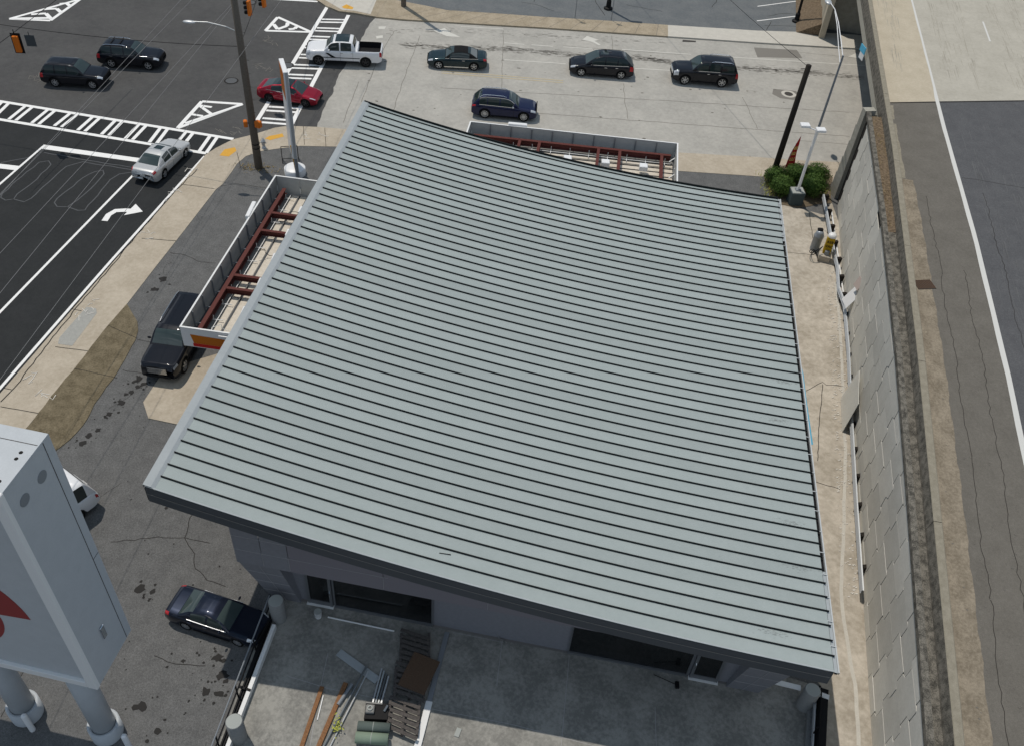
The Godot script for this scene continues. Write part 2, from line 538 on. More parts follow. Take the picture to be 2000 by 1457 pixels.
func build_ground():
	flat("ground", v2([[-320, -420], [320, -420], [320, 120], [-320, 120]]), -0.16, "concrete_far")
	junction = flat("intersection", v2([[-160, -160], [-5, -160], [-5, -52], [-13, 40], [-160, 40]]), STREET, "asphalt_cross")
	var xu := P2("XW1_UP")
	var xd := (xu[1] - xu[0]).normalized()
	avenue = flat("avenue", PackedVector2Array([xu[0] - xd * 120, xu[1] + xd * 3 + Vector2(0, 0.2), Vector2(-15, 40), Vector2(-150, 40)]), STREET + 0.004, "asphalt_new")
	var cw := shake(P2("CROSS_WEST"), 0.5, 0.09)
	var cp := PackedVector2Array()
	cp.append(Vector2(90, -96))
	cp.append(Vector2(-14, -96))
	for a in cw:
		cp.append(a)
	cp.append(Vector2(-12, -54))
	cp.append(Vector2(90, -54))
	cross = flat("cross_street", cp, STREET + 0.008, "concrete_street")
	# the filling station's own ground
	var sw := P2("SIDEWALK")
	var lp := PackedVector2Array()
	for i in range(20, sw.size()):
		lp.append(sw[i])
	lp.append(Vector2(-40, 30))
	lp.append(Vector2(40, 30))
	lp.append(Vector2(36, -57))
	lot = flat("parking_lot", lp, -0.02, "asphalt_lot")
	var s := st()
	slab(s, sw, -0.15, 0.0)
	walk = obj("sidewalk", s, M.concrete_walk)
	structure(walk)
	s = st()
	slab(s, shake(P2("APRON"), 0.5, 0.035), -0.14, 0.012)
	var apron := obj("concrete_apron", s, M.concrete_apron)
	structure(apron)
	flat("repair_patch", P2("PATCH"), 0.006, "concrete_patch", walk)
	s = st()
	slab(s, P2("PAD"), -0.1, 0.03)
	var pad := obj("concrete_pad", s, M.concrete_walk)
	structure(pad)
	s = st()
	slab(s, P2("TERRACE"), -0.1, 0.0)
	terrace = obj("concrete_terrace", s, M.concrete_terrace)
	structure(terrace)
	s = st()
	slab(s, P2("STRIP"), -0.1, -0.008)
	strip = obj("concrete_driveway", s, M.concrete_strip)
	structure(strip)
	flat("blue_marking", P2("BLUE"), -0.004, "blue_paint", strip)
	var bed := flat("planting_bed", shake(P2("BED"), 0.6, 0.1), 0.012, "soil")
	# far side of the cross street
	var fk := P2("FAR_KERB")
	var fb := P2("FAR_BACK")
	var fw := PackedVector2Array()
	for i in range(0, 9):
		fw.append(fk[i])
	for i in range(3, fb.size()):
		fw.append(fb[i])
	fw.append(fb[fb.size() - 1] + Vector2(-4, -40))
	fw.append(fk[0] + Vector2(-3, -40))
	s = st()
	slab(s, fw, -0.15, 0.02)
	var fwo := obj("far_sidewalk", s, M.concrete_far)
	structure(fwo)
	s = st()
	slab(s, PackedVector2Array([fk[8], fk[9], fk[10], fk[11], fb[0], fb[1], fb[2], fb[3]]), -0.15, 0.016)
	var fdw := obj("far_driveway", s, M.concrete_white)
	structure(fdw)
	flat("ramp_slab", PackedVector2Array([fk[1] + Vector2(0.3, -0.4), fk[3] + Vector2(0.2, -0.3), fk[4] + Vector2(0.0, -0.4), fk[5] + Vector2(-0.6, -0.4), fb[10] + Vector2(0.5, 0.5), fk[0] + Vector2(2, -12)]), 0.026, "concrete_white", fwo)
	var fl := PackedVector2Array()
	for a in fb:
		fl.append(a)
	fl.append(Vector2(-22, -190))
	fl.append(Vector2(90, -190))
	fl.append(Vector2(90, -78))
	farlot = flat("far_parking_lot", fl, -0.03, "asphalt_far")
	# joints, cracks, stains
	s = st()
	var a := P2("SWJ")
	for i in range(0, a.size(), 2):
		ribbon(s, shake(PackedVector2Array([a[i], a[i + 1]]), 0.5, 0.012), 0.03, 0.016)
	ribbon(s, shake(P2("SWL"), 0.4, 0.05), 0.045, 0.018)
	var j := obj("pavement_joints", s, M.crack, walk)
	j.set_meta("kind", "stuff")
	s = st()
	for i in 13:
		var t := 0.06 + i * 0.075
		var p0 := fk[5].lerp(fk[8], t)
		var p1 := fb[8].lerp(fb[3], t)
		ribbon(s, PackedVector2Array([p0 + Vector2(0, -0.05), p1]), 0.035, 0.024)
	j = obj("pavement_joints", s, M.joint_dark, fwo)
	j.set_meta("kind", "stuff")
	s = st()
	for i in range(1, 10):
		ribbon(s, shake(P2("CRACK%d" % i), 0.25, 0.05), 0.03, -0.014)
	for i in 16:
		var c := Vector2(rng.randf_range(-23, -10), rng.randf_range(-48, -13))
		var d := Vector2(1, 0).rotated(rng.randf() * TAU)
		var pts := PackedVector2Array([c])
		for k in 5:
			d = d.rotated(rng.randf_range(-0.7, 0.7))
			pts.append(pts[pts.size() - 1] + d * rng.randf_range(0.15, 0.4))
		ribbon(s, pts, 0.014, -0.0145)
	j = obj("asphalt_cracks", s, M.crack, lot)
	j.set_meta("kind", "stuff")
	s = st()
	var sp := P2("SPOTS")
	for c in sp:
		sheet(s, blob(c, rng.randf_range(0.07, 0.2), 11, 0.4, rng.randf_range(0.7, 1.5)), -0.011)
		for k in 4:
			sheet(s, blob(c + Vector2(rng.randf_range(-0.6, 0.6), rng.randf_range(-0.5, 0.5)), rng.randf_range(0.02, 0.07), 7, 0.4), -0.0105)
	for i in 70:
		sheet(s, blob(Vector2(rng.randf_range(-19, -10), rng.randf_range(-32, -14)), rng.randf_range(0.015, 0.045), 6, 0.4), -0.0112)
	j = obj("oil_spots", s, M.oil, lot)
	j.set_meta("kind", "stuff")
	s = st()
	for i in range(1, 6):
		ribbon(s, shake(P2("SC%d" % i), 0.3, 0.03), 0.035, -0.003)
	j = obj("pavement_joints", s, M.crack, strip)
	j.set_meta("kind", "stuff")
	s = st()
	ribbon(s, shake(P2("STRIPE"), 0.5, 0.03), 0.16, -0.003)
	obj("pale_seam", s, M.concrete_white, strip)
	s = st()
	for i in range(1, 7):
		ribbon(s, shake(P2("TJ%d" % i), 0.8, 0.006), 0.018, 0.006)
	j = obj("slab_joints", s, M.grout, terrace)
	j.set_meta("kind", "stuff")
	s = st()
	for i in 12:
		ribbon(s, shake(P2("J%d" % i), 0.6, 0.05), 0.05 if i < 2 else 0.035, STREET + 0.014)
	for i in 60:
		var c := Vector2(rng.randf_range(-14, 22), rng.randf_range(-79, -62))
		var e := blob(c, rng.randf_range(0.03, 0.1), 7, 0.4, 1.5)
		sheet(s, e, STREET + 0.0145)
	j = obj("slab_joints", s, M.joint_dark, cross)
	j.set_meta("kind", "stuff")
	# rubber and drip marks along the lane
	s = st()
	var sk := P2("STREAK")
	for k in sk.size() - 1:
		for i in 150:
			var c := sk[k].lerp(sk[k + 1], rng.randf())
			c += Vector2(0, rng.randfn(0.0, 0.28))
			sheet(s, blob(c, rng.randf_range(0.02, 0.055), 6, 0.4, rng.randf_range(2.0, 9.0)), STREET + 0.0125)
	sk = P2("STREAK2")
	for k in sk.size() - 1:
		for i in 50:
			var c := sk[k].lerp(sk[k + 1], rng.randf())
			c += Vector2(0, rng.randfn(0.0, 0.3))
			sheet(s, blob(c, rng.randf_range(0.015, 0.05), 6, 0.4, rng.randf_range(2.0, 9.0)), STREET + 0.0127)
	j = obj("rubber_marks", s, M.tyre_mark, cross)
	j.set_meta("kind", "stuff")
	# manholes
	for i in 4:
		var c := P2("MANHOLES")[i]
		s = st()
		if i == 1:
			sheet(s, blob(c, 0.62, 20, 0.05), STREET + 0.020)
			obj("manhole_collar", s, M.concrete_white, cross)
			s = st()
			sheet(s, blob(c, 0.36, 20, 0.0), STREET + 0.026)
			obj("manhole_cover", s, M.iron, cross)
		else:
			sheet(s, blob(c, 0.55, 20, 0.02), STREET + 0.014)
			obj("manhole_rim", s, M.crack, junction)
			s = st()
			sheet(s, blob(c, 0.44, 20, 0.0), STREET + 0.019)
			obj("manhole_cover", s, M.paint_grey, junction)
	flat("road_patch", shake(P2("MAN_PATCH"), 0.4, 0.05), STREET + 0.013, "tyre_mark", cross)
	flat("road_patch", P2("UTIL_PATCH"), STREET + 0.0135, "tyre_mark", cross)
	flat("drain_grate", P2("GRATE"), STREET + 0.016, "iron", cross)

func grime(parent: Node, called: String, m: String, spots: Array, count: int, y: float):
	var s := st()
	for e in spots:
		for i in count:
			var c := Vector2(e[0] + rng.randfn(0.0, e[2] * 0.6), e[1] + rng.randfn(0.0, e[3] * 0.6))
			sheet(s, blob(c, absf(rng.randfn(0.0, 0.035)) + 0.008, 6, 0.45, rng.randf_range(0.6, 2.2)), y + rng.randf_range(0.0, 0.0012))
	var o := obj(called, s, M[m], parent)
	o.set_meta("kind", "stuff")

func line(parent: Node, pts: PackedVector2Array, w: float, y: float, m: String, called := "painted_line"):
	var s := st()
	ribbon(s, pts, w, y)
	obj(called, s, M[m], parent)

func build_markings():
	var y := STREET + 0.012
	# crosswalk over the avenue
	line(avenue, P2("XW1_UP"), 0.30, y, "paint_white", "crosswalk_line")
	line(avenue, P2("XW1_LO"), 0.30, y, "paint_white", "crosswalk_line")
	var b := P2("XW1_BAR")
	var along := (P2("XW1_UP")[1] - P2("XW1_UP")[0]).normalized()
	for i in range(0, b.size(), 2):
		for o in [-0.27, 0.27]:
			line(avenue, PackedVector2Array([b[i] + along * o, b[i + 1] + along * o]), 0.26, y + 0.004, "paint_white", "crosswalk_bar")
	# crosswalk over the cross street
	line(junction, P2("XW2_L"), 0.32, y, "paint_white", "crosswalk_line")
	line(junction, P2("XW2_R"), 0.32, y, "paint_white", "crosswalk_line")
	b = P2("XW2_BAR")
	along = (P2("XW2_L")[2] - P2("XW2_L")[0]).normalized()
	for i in range(0, b.size(), 2):
		for o in [-0.3, 0.3]:
			line(junction, PackedVector2Array([b[i] + along * o, b[i + 1] + along * o]), 0.26, y + 0.004, "paint_white", "crosswalk_bar")
	# hatched islands
	for k in ["T1", "T2", "T3"]:
		var t := P2(k)
		for i in 3:
			line(junction, PackedVector2Array([t[i], t[(i + 1) % 3]]), 0.30, y + 0.004 * i, "paint_white", "island_line")
		var e := P2(k + "_IN")
		for i in range(0, e.size(), 2):
			line(junction, PackedVector2Array([e[i], e[i + 1]]), 0.34 if k != "T2" else 0.26, y + 0.014 + 0.0005 * i, "paint_white", "island_hatch")
	flat("stop_line", P2("STOP1"), y, "paint_white", avenue)
	flat("stop_line", P2("STOP2"), y, "paint_white", avenue)
	line(avenue, P2("LANE1"), 0.16, y + 0.004, "paint_white", "lane_line")
	line(avenue, P2("LANE2"), 0.16, y, "paint_white", "lane_line")
	line(avenue, P2("EDGE"), 0.17, y, "paint_white", "edge_line")
	line(avenue, P2("ARROW_SHAFT"), 0.38, y, "paint_white", "turn_arrow_shaft")
	flat("turn_arrow_head", P2("ARROW_HEAD"), y + 0.004, "paint_white", avenue)
	for k in ["A", "B", "C", "D", "E", "F", "G"]:
		line(avenue, shake(P2("LOOP_" + k), 0.5, 0.05), 0.07, y - 0.004, "paint_grey", "loop_cut")
	var studs := [[25, 355], [119, 355], [219, 388], [236, 455], [109, 502], [18, 336]]
	for k in ["ARROW_A", "ARROW_B", "ARROW_C", "STUB_A", "STUB_B"]:
		flat("worn_arrow", shake(P2(k), 0.4, 0.05), y + 0.008, "paint_worn", cross)
	line(cross, P2("FLINE1"), 0.12, y + 0.006, "paint_worn", "lane_line")
	for i in 7:
		line(cross, shake(P2("DASH%d" % i), 0.6, 0.012), 0.13, y + 0.006, "paint_worn", "lane_line")
	line(cross, shake(P2("YEL1"), 0.6, 0.015), 0.10, y + 0.006, "paint_faint_yellow", "centre_line")
	line(cross, shake(P2("YEL2"), 0.6, 0.015), 0.10, y + 0.006, "paint_faint_yellow", "centre_line")
	line(junction, P2("FARLINE"), 0.3, y, "paint_white", "crosswalk_line")
	for k in ["TACT1", "TACT2"]:
		flat("warning_patch", P2(k), 0.006, "paint_yellow", walk)
	flat("warning_patch", P2("TACT3"), 0.032, "paint_yellow", walk)
	# surveyors' chalk on the pavement
	var s := st()
	for c in [[-23.0, -53.0], [-23.2, -50.6], [-24.2, -37.8], [-24.0, -38.6], [-24.8, -32.7], [-23.7, -31.6], [-16.5, -59.0], [-15.4, -59.0], [-23.4, -45.5]]:
		for k in 4:
			var q := Vector2(c[0], c[1]) + Vector2(rng.randf_range(-0.4, 0.4), rng.randf_range(-0.4, 0.4))
			ribbon(s, PackedVector2Array([q, q + Vector2(0.22, 0).rotated(rng.randf() * TAU), q + Vector2(0.3, 0).rotated(rng.randf() * TAU)]), 0.035, 0.021)
	var j := obj("chalk_marks", s, M.chalk, walk)
	j.set_meta("kind", "stuff")
	s = st()
	for c in [[-22.0, -58.9], [-22.2, -69.0], [-22.8, -73.8], [-38.2, -63.9]]:
		for k in 7:
			var q := Vector2(c[0], c[1]) + Vector2(rng.randf_range(-0.7, 0.7), rng.randf_range(-0.5, 0.5))
			ribbon(s, PackedVector2Array([q, q + Vector2(0.4, 0).rotated(rng.randf() * TAU), q + Vector2(0.5, 0).rotated(rng.randf() * TAU)]), 0.04, y)
	j = obj("chalk_marks", s, M.tyre_mark, junction)
	j.set_meta("kind", "stuff")
	# far parking bays
	line(farlot, v2([[20.0, -87.0], [24.3, -89.1]]), 0.12, -0.024, "paint_white", "bay_line")
	line(farlot, v2([[20.5, -90.5], [25.4, -93.1]]), 0.12, -0.024, "paint_white", "bay_line")
	s = st()
	for i in 26:
		var c := Vector2(rng.randf_range(-6, 24), rng.randf_range(-100, -86))
		var pts := PackedVector2Array([c])
		var d := Vector2(1, 0).rotated(rng.randf_range(-0.5, 0.5) + (PI / 2 if i % 3 == 0 else 0.0))
		for k in 5:
			d = d.rotated(rng.randf_range(-0.3, 0.3))
			pts.append(pts[k] + d * 0.7)
		ribbon(s, pts, 0.05, -0.025)
	j = obj("asphalt_cracks", s, M.crack, farlot)
	j.set_meta("kind", "stuff")

# ---------------------------------------------------------------- highway, bridge, retaining wall
const W0 := Vector2(21.75, -57.0)
const WU := Vector2(-0.15408, 0.98806)
const WN := Vector2(0.98806, 0.15408)

func hz(s: float) -> float:
	return interp([[-200.0, 7.1], [0.0, 6.55], [12.6, 6.75], [24.0, 6.5], [32.0, 6.0], [42.5, 5.15], [60.0, 3.8]], s)

func HP(s: float, o: float, dy: float) -> Vector3:
	var p := W0 + WU * s + WN * o
	return Vector3(p.x, hz(s) + dy, p.y)

func bar_out(s: float) -> float:
	return interp([[-30.0, 0.85], [0.0, 1.02], [5.0, 1.0], [13.0, 0.82], [32.0, 0.7], [60.0, 0.7]], s)

func long_strip(s: SurfaceTool, f0: Callable, f1: Callable, s0: float, s1: float, step := 1.5):
	var n: int = max(1, int((s1 - s0) / step))
	for i in n:
		var a := s0 + (s1 - s0) * i / n
		var b := s0 + (s1 - s0) * (i + 1) / n
		quad(s, f0.call(a), f0.call(b), f1.call(b), f1.call(a))

func white_o(s: float) -> float:
	return 5.08 + 0.008 * s

func joint_s(o: float) -> float:
	return -2.8 - 0.385 * (o - 1.82)

func build_highway():
	# road surfaces
	var s := st()
	var gut := func(a): return HP(a, (1.95 if a < 7.4 else 2.38) + 0.03 * sin(a * 2.3) + 0.02 * sin(a * 7.1), -0.196)
	var inner := func(a): return HP(a, bar_out(a) + 0.36, -0.196)
	long_strip(s, inner, gut, -2.4, 7.3, 0.4)
	var hw := obj("highway_gutter", s, M.barrier_top)
	structure(hw)
	s = st()
	long_strip(s, inner, gut, 7.4, 60.0, 0.4)
	obj("concrete_gutter", s, M.gutter, hw)
	# asphalt carriageway after the bridge joint
	s = st()
	var n := 40
	var cols := [[1.2, "asphalt_shoulder"], [0.0, "asphalt_highway"], [30.0, ""]]
	for c in 2:
		s = st()
		for i in n:
			var t0 := float(i) / n
			var t1 := float(i + 1) / n
			var f := func(t, right):
				var o: float
				if c == 0:
					o = 1.2 if not right else 5.3
				else:
					o = 5.3 if not right else 30.0
				var sj := joint_s(o)
				var ss: float = lerpf(sj, 60.0, t)
				if c == 0 and right or c == 1 and not right:
					o = white_o(ss) + 0.12
				return HP(ss, o, -0.2)
			quad(s, f.call(t0, false), f.call(t1, false), f.call(t1, true), f.call(t0, true))
		var r := obj(["highway_shoulder", "highway"][c], s, M[cols[c][1]])
		structure(r)
	# bridge deck
	for c in 2:
		s = st()
		for i in 30:
			var t0 := float(i) / 30
			var t1 := float(i + 1) / 30
			var f := func(t, right):
				var o: float = [[1.2, 5.3], [5.3, 30.0]][c][1 if right else 0]
				var ss: float = lerpf(-110.0, joint_s(o), t)
				if c == 0 and right or c == 1 and not right:
					o = white_o(ss) + 0.12
				return HP(ss, o, -0.2)
			quad(s, f.call(t0, false), f.call(t1, false), f.call(t1, true), f.call(t0, true))
		var r := obj(["bridge_shoulder", "bridge_deck"][c], s, M[["bridge_shoulder", "bridge_deck"][c]])
		structure(r)
	s = st()
	var jl := []
	for i in 12:
		var o := 1.8 + i * 2.4
		jl.append(HP(joint_s(o), o, -0.193))
	for i in 11:
		quad(s, jl[i], jl[i + 1], jl[i + 1] + Vector3(0, 0, 0.13), jl[i] + Vector3(0, 0, 0.13))
	obj("expansion_joint", s, M.crack, hw)
	s = st()
	long_strip(s, func(a): return HP(a, white_o(a) - 0.10 + (0.1 if a < -5 else 0.0) + 0.012 * sin(a * 5.3), -0.190), func(a): return HP(a, white_o(a) + 0.10 + (0.06 if a < -5 else 0.06), -0.190), -110.0, 60.0)
	obj("edge_line", s, M.hw_paint, hw)
	s = st()
	long_strip(s, func(a): return HP(a, 10.28, -0.190), func(a): return HP(a, 10.42, -0.190), -19.8, -16.0)
	obj("lane_dash", s, M.hw_paint, hw)
	# cracks in the carriageway
	s = st()
	for w in [[16.0, 0, 46.0, 4.2], [7.5, 0, 40.0, 6.4], [9.0, 0, 48.0, 2.95]]:
		var o: float = w[3]
		var prev: Vector3 = HP(w[0], o, -0.194)
		var a: float = w[0]
		while a < w[2]:
			a += 0.35
			o = w[3] + 0.05 * sin(a * 0.9) + rng.randf_range(-0.06, 0.06)
			var cur := HP(a, o, -0.194)
			var sd := Vector3(0.012, 0, 0)
			quad(s, prev - sd, cur - sd, cur + sd, prev + sd)
			prev = cur
	var pv := HP(6.0, 5.4, -0.194)
	for i in 22:
		var cu := HP(6.0 + rng.randf_range(-0.05, 0.05), 5.6 + i * 0.6, -0.194)
		quad(s, pv, cu, cu + Vector3(0, 0, 0.03), pv + Vector3(0, 0, 0.03))
		pv = cu
	var j := obj("asphalt_cracks", s, M.crack, hw)
	j.set_meta("kind", "stuff")
	s = st()
	for i in 160:
		var q := HP(rng.randf_range(0, 42), rng.randf_range(1.7, 4.6), -0.19)
		var rr := rng.randf_range(0.02, 0.06)
		tri(s, q, q + Vector3(rr, 0.01, rr * 0.4), q + Vector3(-rr * 0.3, 0, rr))
		tri(s, q, q + Vector3(-rr * 0.3, 0, rr), q + Vector3(-rr, 0.012, -rr * 0.2))
	j = obj("road_litter", s, M.joint_dark, hw)
	j.set_meta("kind", "stuff")
	# rubber and polish left along the wheel paths
	for e in [["deck_wear", -60.0, -9.0, [2.9, 6.6, 8.3, 11.6, 13.4], 900], ["lane_wear", -2.0, 50.0, [6.7, 8.4, 11.8], 500]]:
		s = st()
		for i in e[4]:
			var a: float = rng.randf_range(e[1], e[2])
			var o: float = e[3][rng.randi() % e[3].size()] + rng.randfn(0.0, 0.32)
			var l := rng.randf_range(0.3, 2.4)
			var w := rng.randf_range(0.008, 0.03)
			quad(s, HP(a, o - w, -0.195), HP(a + l, o - w * 0.4, -0.195), HP(a + l, o + w * 0.4, -0.195), HP(a, o + w, -0.195))
		j = obj("wheel_marks", s, M[e[0]], hw)
		j.set_meta("kind", "stuff")
	# drain grate
	var gr := thing("drain_grate", "rusty barred drain grate in the tan highway gutter", "drain", HP(17.9, 1.98, -0.19))
	s = st()
	box(s, Vector3(0, 0.002, 0), Vector3(1.0, 0.012, 0.75))
	obj("frame", s, M.iron, gr)
	for i in 11:
		s = st()
		box(s, Vector3(-0.45 + i * 0.09, 0.016, 0), Vector3(0.035, 0.02, 0.72))
		obj("grate_bar", s, M.rust, gr)
	gr.rotation.y = 0.2
	# parapet barrier
	var bp := thing("highway_parapet", "weathered dark-streaked concrete parapet along the raised highway and bridge", "barrier")
	var seg := 0
	var a0 := -110.0
	while a0 < 60.0:
		var a1 := a0 + (9.0 if a0 > -4 else 12.0)
		s = st()
		var e0 := a0 + 0.012
		var e1 := a1 - 0.012
		var prof := [[-0.12, -0.32], [-0.10, 0.05], [0.0, 0.68], [0.03, 0.71], [0.31, 0.71], [0.34, 0.68], [0.38, 0.0], [0.42, -0.25]]
		for k in prof.size() - 1:
			if k == 2 or k == 3 or k == 4:
				continue
			long_strip(s, func(a): return HP(a, bar_out(a) + prof[k][0], prof[k][1]), func(a): return HP(a, bar_out(a) + prof[k + 1][0], prof[k + 1][1]), e0, e1)
		obj("barrier_segment", s, M.barrier, bp)
		s = st()
		for k in [2, 3, 4]:
			long_strip(s, func(a): return HP(a, bar_out(a) + prof[k][0], prof[k][1]), func(a): return HP(a, bar_out(a) + prof[k + 1][0], prof[k + 1][1]), e0, e1)
		obj("barrier_cap", s, M.barrier_top, bp)
		a0 = a1
		seg += 1
	# bridge body
	var br := thing("highway_bridge", "concrete highway bridge with dark underside crossing over the cross street", "bridge")
	s = st()
	long_strip(s, func(a): return HP(a, bar_out(a) - 0.12, -0.34), func(a): return HP(a, bar_out(a) - 0.12, -1.0), -110.0, -0.5)
	long_strip(s, func(a): return HP(a, bar_out(a) - 0.12, -1.0), func(a): return HP(a, 30.0, -1.0), -110.0, -0.5, 6.0)
	obj("deck_slab", s, M.wall_end, br)
	for i in 8:
		s = st()
		var o := 2.2 + i * 3.4
		bar(s, HP(-30, o, -1.35), HP(-1.0, o, -1.35), 0.5, 0.7)
		obj("girder", s, M.wall_end, br)
	s = st()
	var q0 := HP(-1.0, 0.25, -0.4)
	var q1 := HP(-1.0, 30.0, -0.4)
	quad(s, Vector3(q0.x, -0.2, q0.z), q0, q1, Vector3(q1.x, -0.2, q1.z))
	obj("abutment", s, M.wall_end, br)
	s = st()
	q0 = HP(-30.0, 0.2, -0.9)
	q1 = HP(-30.0, 30.0, -0.9)
	quad(s, Vector3(q0.x, -0.2, q0.z), q0, q1, Vector3(q1.x, -0.2, q1.z))
	obj("abutment", s, M.wall_end, br)
	s = st()
	q0 = HP(-27.5, -0.4, 0.0)
	q1 = HP(-56.0, -0.4, 0.0)
	bar(s, Vector3(q0.x, 2.2, q0.z), Vector3(q1.x, 2.2, q1.z), 0.5, 4.6)
	obj("wing_wall", s, M.bridge_shoulder, br)
	s = st()
	for k in 14:
		var pa := HP(-28.0 - k * 1.6, -2.7, 0)
		var pb := HP(-28.0 - (k + 1) * 1.6, -2.7, 0)
		var pc := HP(-28.0 - (k + 1) * 1.6, -0.66, 0)
		var pd := HP(-28.0 - k * 1.6, -0.66, 0)
		quad(s, Vector3(pa.x, 0, pa.z), Vector3(pb.x, 0, pb.z), Vector3(pc.x, 1.3 + 0.2 * sin(k * 2.1), pc.z), Vector3(pd.x, 1.3 + 0.2 * sin((k - 1) * 2.1), pd.z))
	var ba := HP(-28.0, -2.7, 0)
	var bb := HP(-28.0, -0.66, 0)
	tri(s, Vector3(ba.x, 0, ba.z), Vector3(bb.x, 1.3 + 0.2 * sin(-2.1), bb.z), Vector3(bb.x, 0, bb.z))
	var bank := obj("bank", s, M.ledge_soil)
	structure(bank)
	# retaining wall of interlocking panels
	var wl := thing("retaining_wall", "tall grey retaining wall of interlocking concrete panels below the highway", "wall")
	s = st()
	long_strip(s, func(a): return HP(a, 0.13, -0.02), func(a): var q := HP(a, 0.13, 0); return Vector3(q.x, -0.3, q.z), 0.0, 60.0)
	obj("joint_backing", s, M.crack, wl)
	var pitch := 1.75
	var ph := 1.6
	for i in 33:
		var c := 0.9 + pitch * 0.5 + i * pitch
		var y0 := -0.3 - (0.0 if i % 2 == 0 else ph * 0.5)
		while y0 < hz(c) - 0.05:
			var zig := 0.26
			var pts := []
			for e in [[-1, 0.0, -1], [-1, 0.44, -1], [-1, 0.56, 1], [-1, 1.0, 1], [1, 1.0, 1], [1, 0.56, 1], [1, 0.44, -1], [1, 0.0, -1]]:
				var flip: float = e[2] * (1.0 if i % 2 == 0 else -1.0)
				var sd: int = e[0]
				# neighbouring columns are shifted by half a panel, so both share one zigzag
				var x: float = sd * (pitch * 0.5 - 0.022) + zig * 0.5 * flip
				pts.append([c + x, y0 + 0.012 + e[1] * (ph - 0.024)])
			var front := []
			var backp := []
			var ok := false
			for e in pts:
				var yy: float = clampf(e[1], -0.25, hz(e[0]) + 0.0)
				if e[1] < hz(e[0]) and e[1] > -0.25:
					ok = true
				var q := HP(e[0], 0.09, 0)
				var qb := HP(e[0], 0.128, 0)
				front.append(Vector3(q.x, yy, q.z))
				backp.append(Vector3(qb.x, yy, qb.z))
			if ok:
				s = st()
				var tilt := rng.randf_range(-0.012, 0.012)
				for k in front.size():
					front[k] += Vector3(-tilt, 0, 0)
				var fl := PackedVector2Array()
				for e in pts:
					fl.append(Vector2(e[0], clampf(e[1], -0.25, hz(e[0]))))
				var idx := Geometry2D.triangulate_polygon(fl)
				for k in range(0, idx.size(), 3):
					tri(s, front[idx[k]], front[idx[k + 1]], front[idx[k + 2]])
				for k in front.size():
					var k2: int = (k + 1) % front.size()
					quad(s, front[k], front[k2], backp[k2], backp[k])
				obj("wall_panel", s, M["panel%d" % (rng.randi() % 4)], wl)
			y0 += ph
	# coping and soil ledge on top of the wall
	s = st()
	long_strip(s, func(a): return HP(a, -0.05, 0.0), func(a): return HP(a, -0.05, 0.26), 0.0, 60.0)
	long_strip(s, func(a): return HP(a, -0.05, 0.26), func(a): return HP(a, minf(0.22, bar_out(a) - 0.11), 0.26), 0.0, 60.0)
	long_strip(s, func(a): return HP(a, minf(0.22, bar_out(a) - 0.11), 0.26), func(a): return HP(a, minf(0.22, bar_out(a) - 0.11), -0.1), 0.0, 60.0)
	obj("coping", s, M.barrier, wl)
	s = st()
	long_strip(s, func(a): return HP(a, minf(0.21, bar_out(a) - 0.13), 0.02 + 0.03 * sin(a * 1.7)), func(a): return HP(a, bar_out(a) - 0.10, 0.08 + 0.03 * sin(a * 1.1)), 0.2, 14.0, 0.6)
	obj("soil_ledge", s, M.ledge_soil, wl)
	s = st()
	long_strip(s, func(a): return HP(a, minf(0.21, bar_out(a) - 0.13), 0.02), func(a): return HP(a, bar_out(a) - 0.10, 0.05), 14.0, 60.0, 0.6)
	obj("stained_ledge", s, M.barrier, wl)
	s = st()
	for i in 420:
		var ss := rng.randf_range(0.3, 13.5)
		var q := HP(ss, lerpf(0.25, bar_out(ss) - 0.12, rng.randf()), 0.04)
		var d := Vector3(rng.randf_range(-0.2, 0.2), rng.randf_range(0.03, 0.14), rng.randf_range(-0.25, 0.25))
		tri(s, q, q + d, q + Vector3(0.02, 0, 0.02))
	j = obj("dry_grass", s, M.dry_leaf, wl)
	j.set_meta("kind", "stuff")
	# stepped end of the wall at the street
	s = st()
	for k in 5:
		var h := 6.9 - k * 1.3
		var q := HP(-0.35 - k * 0.12, 0.15 - k * 0.02, 0)
		box(s, Vector3(q.x, h * 0.5 - 0.1, q.z), Vector3(0.75 + k * 0.0, h, 0.5 + k * 0.05), Basis(Vector3.UP, 0.199))
	obj("end_pier", s, M.wall_end, wl)

# ---------------------------------------------------------------- the store with its swooping roof
const TL := Vector2(-10.03, -49.16)
const TR := Vector2(14.65, -47.16)
const BR := Vector2(12.26, -16.79)
const BL := Vector2(-12.70, -20.06)

func roof_h(u: float) -> float:
	return 5.7 + 2.7 * pow(maxf(0.0, 1.0 - u), 2.05)

func RP(u: float, v: float, dy := 0.0, out := Vector2.ZERO) -> Vector3:
	var p := TL.lerp(TR, u).lerp(BL.lerp(BR, u), v) + out
	return Vector3(p.x, roof_h(u) + dy, p.y)

func roof_strip(s: SurfaceTool, u0: float, u1: float, v0: float, v1: float, dy: float, n := 30):
	for i in n:
		var a := lerpf(u0, u1, float(i) / n)
		var b := lerpf(u0, u1, float(i + 1) / n)
		quad(s, RP(a, v0, dy), RP(b, v0, dy), RP(b, v1, dy), RP(a, v1, dy))

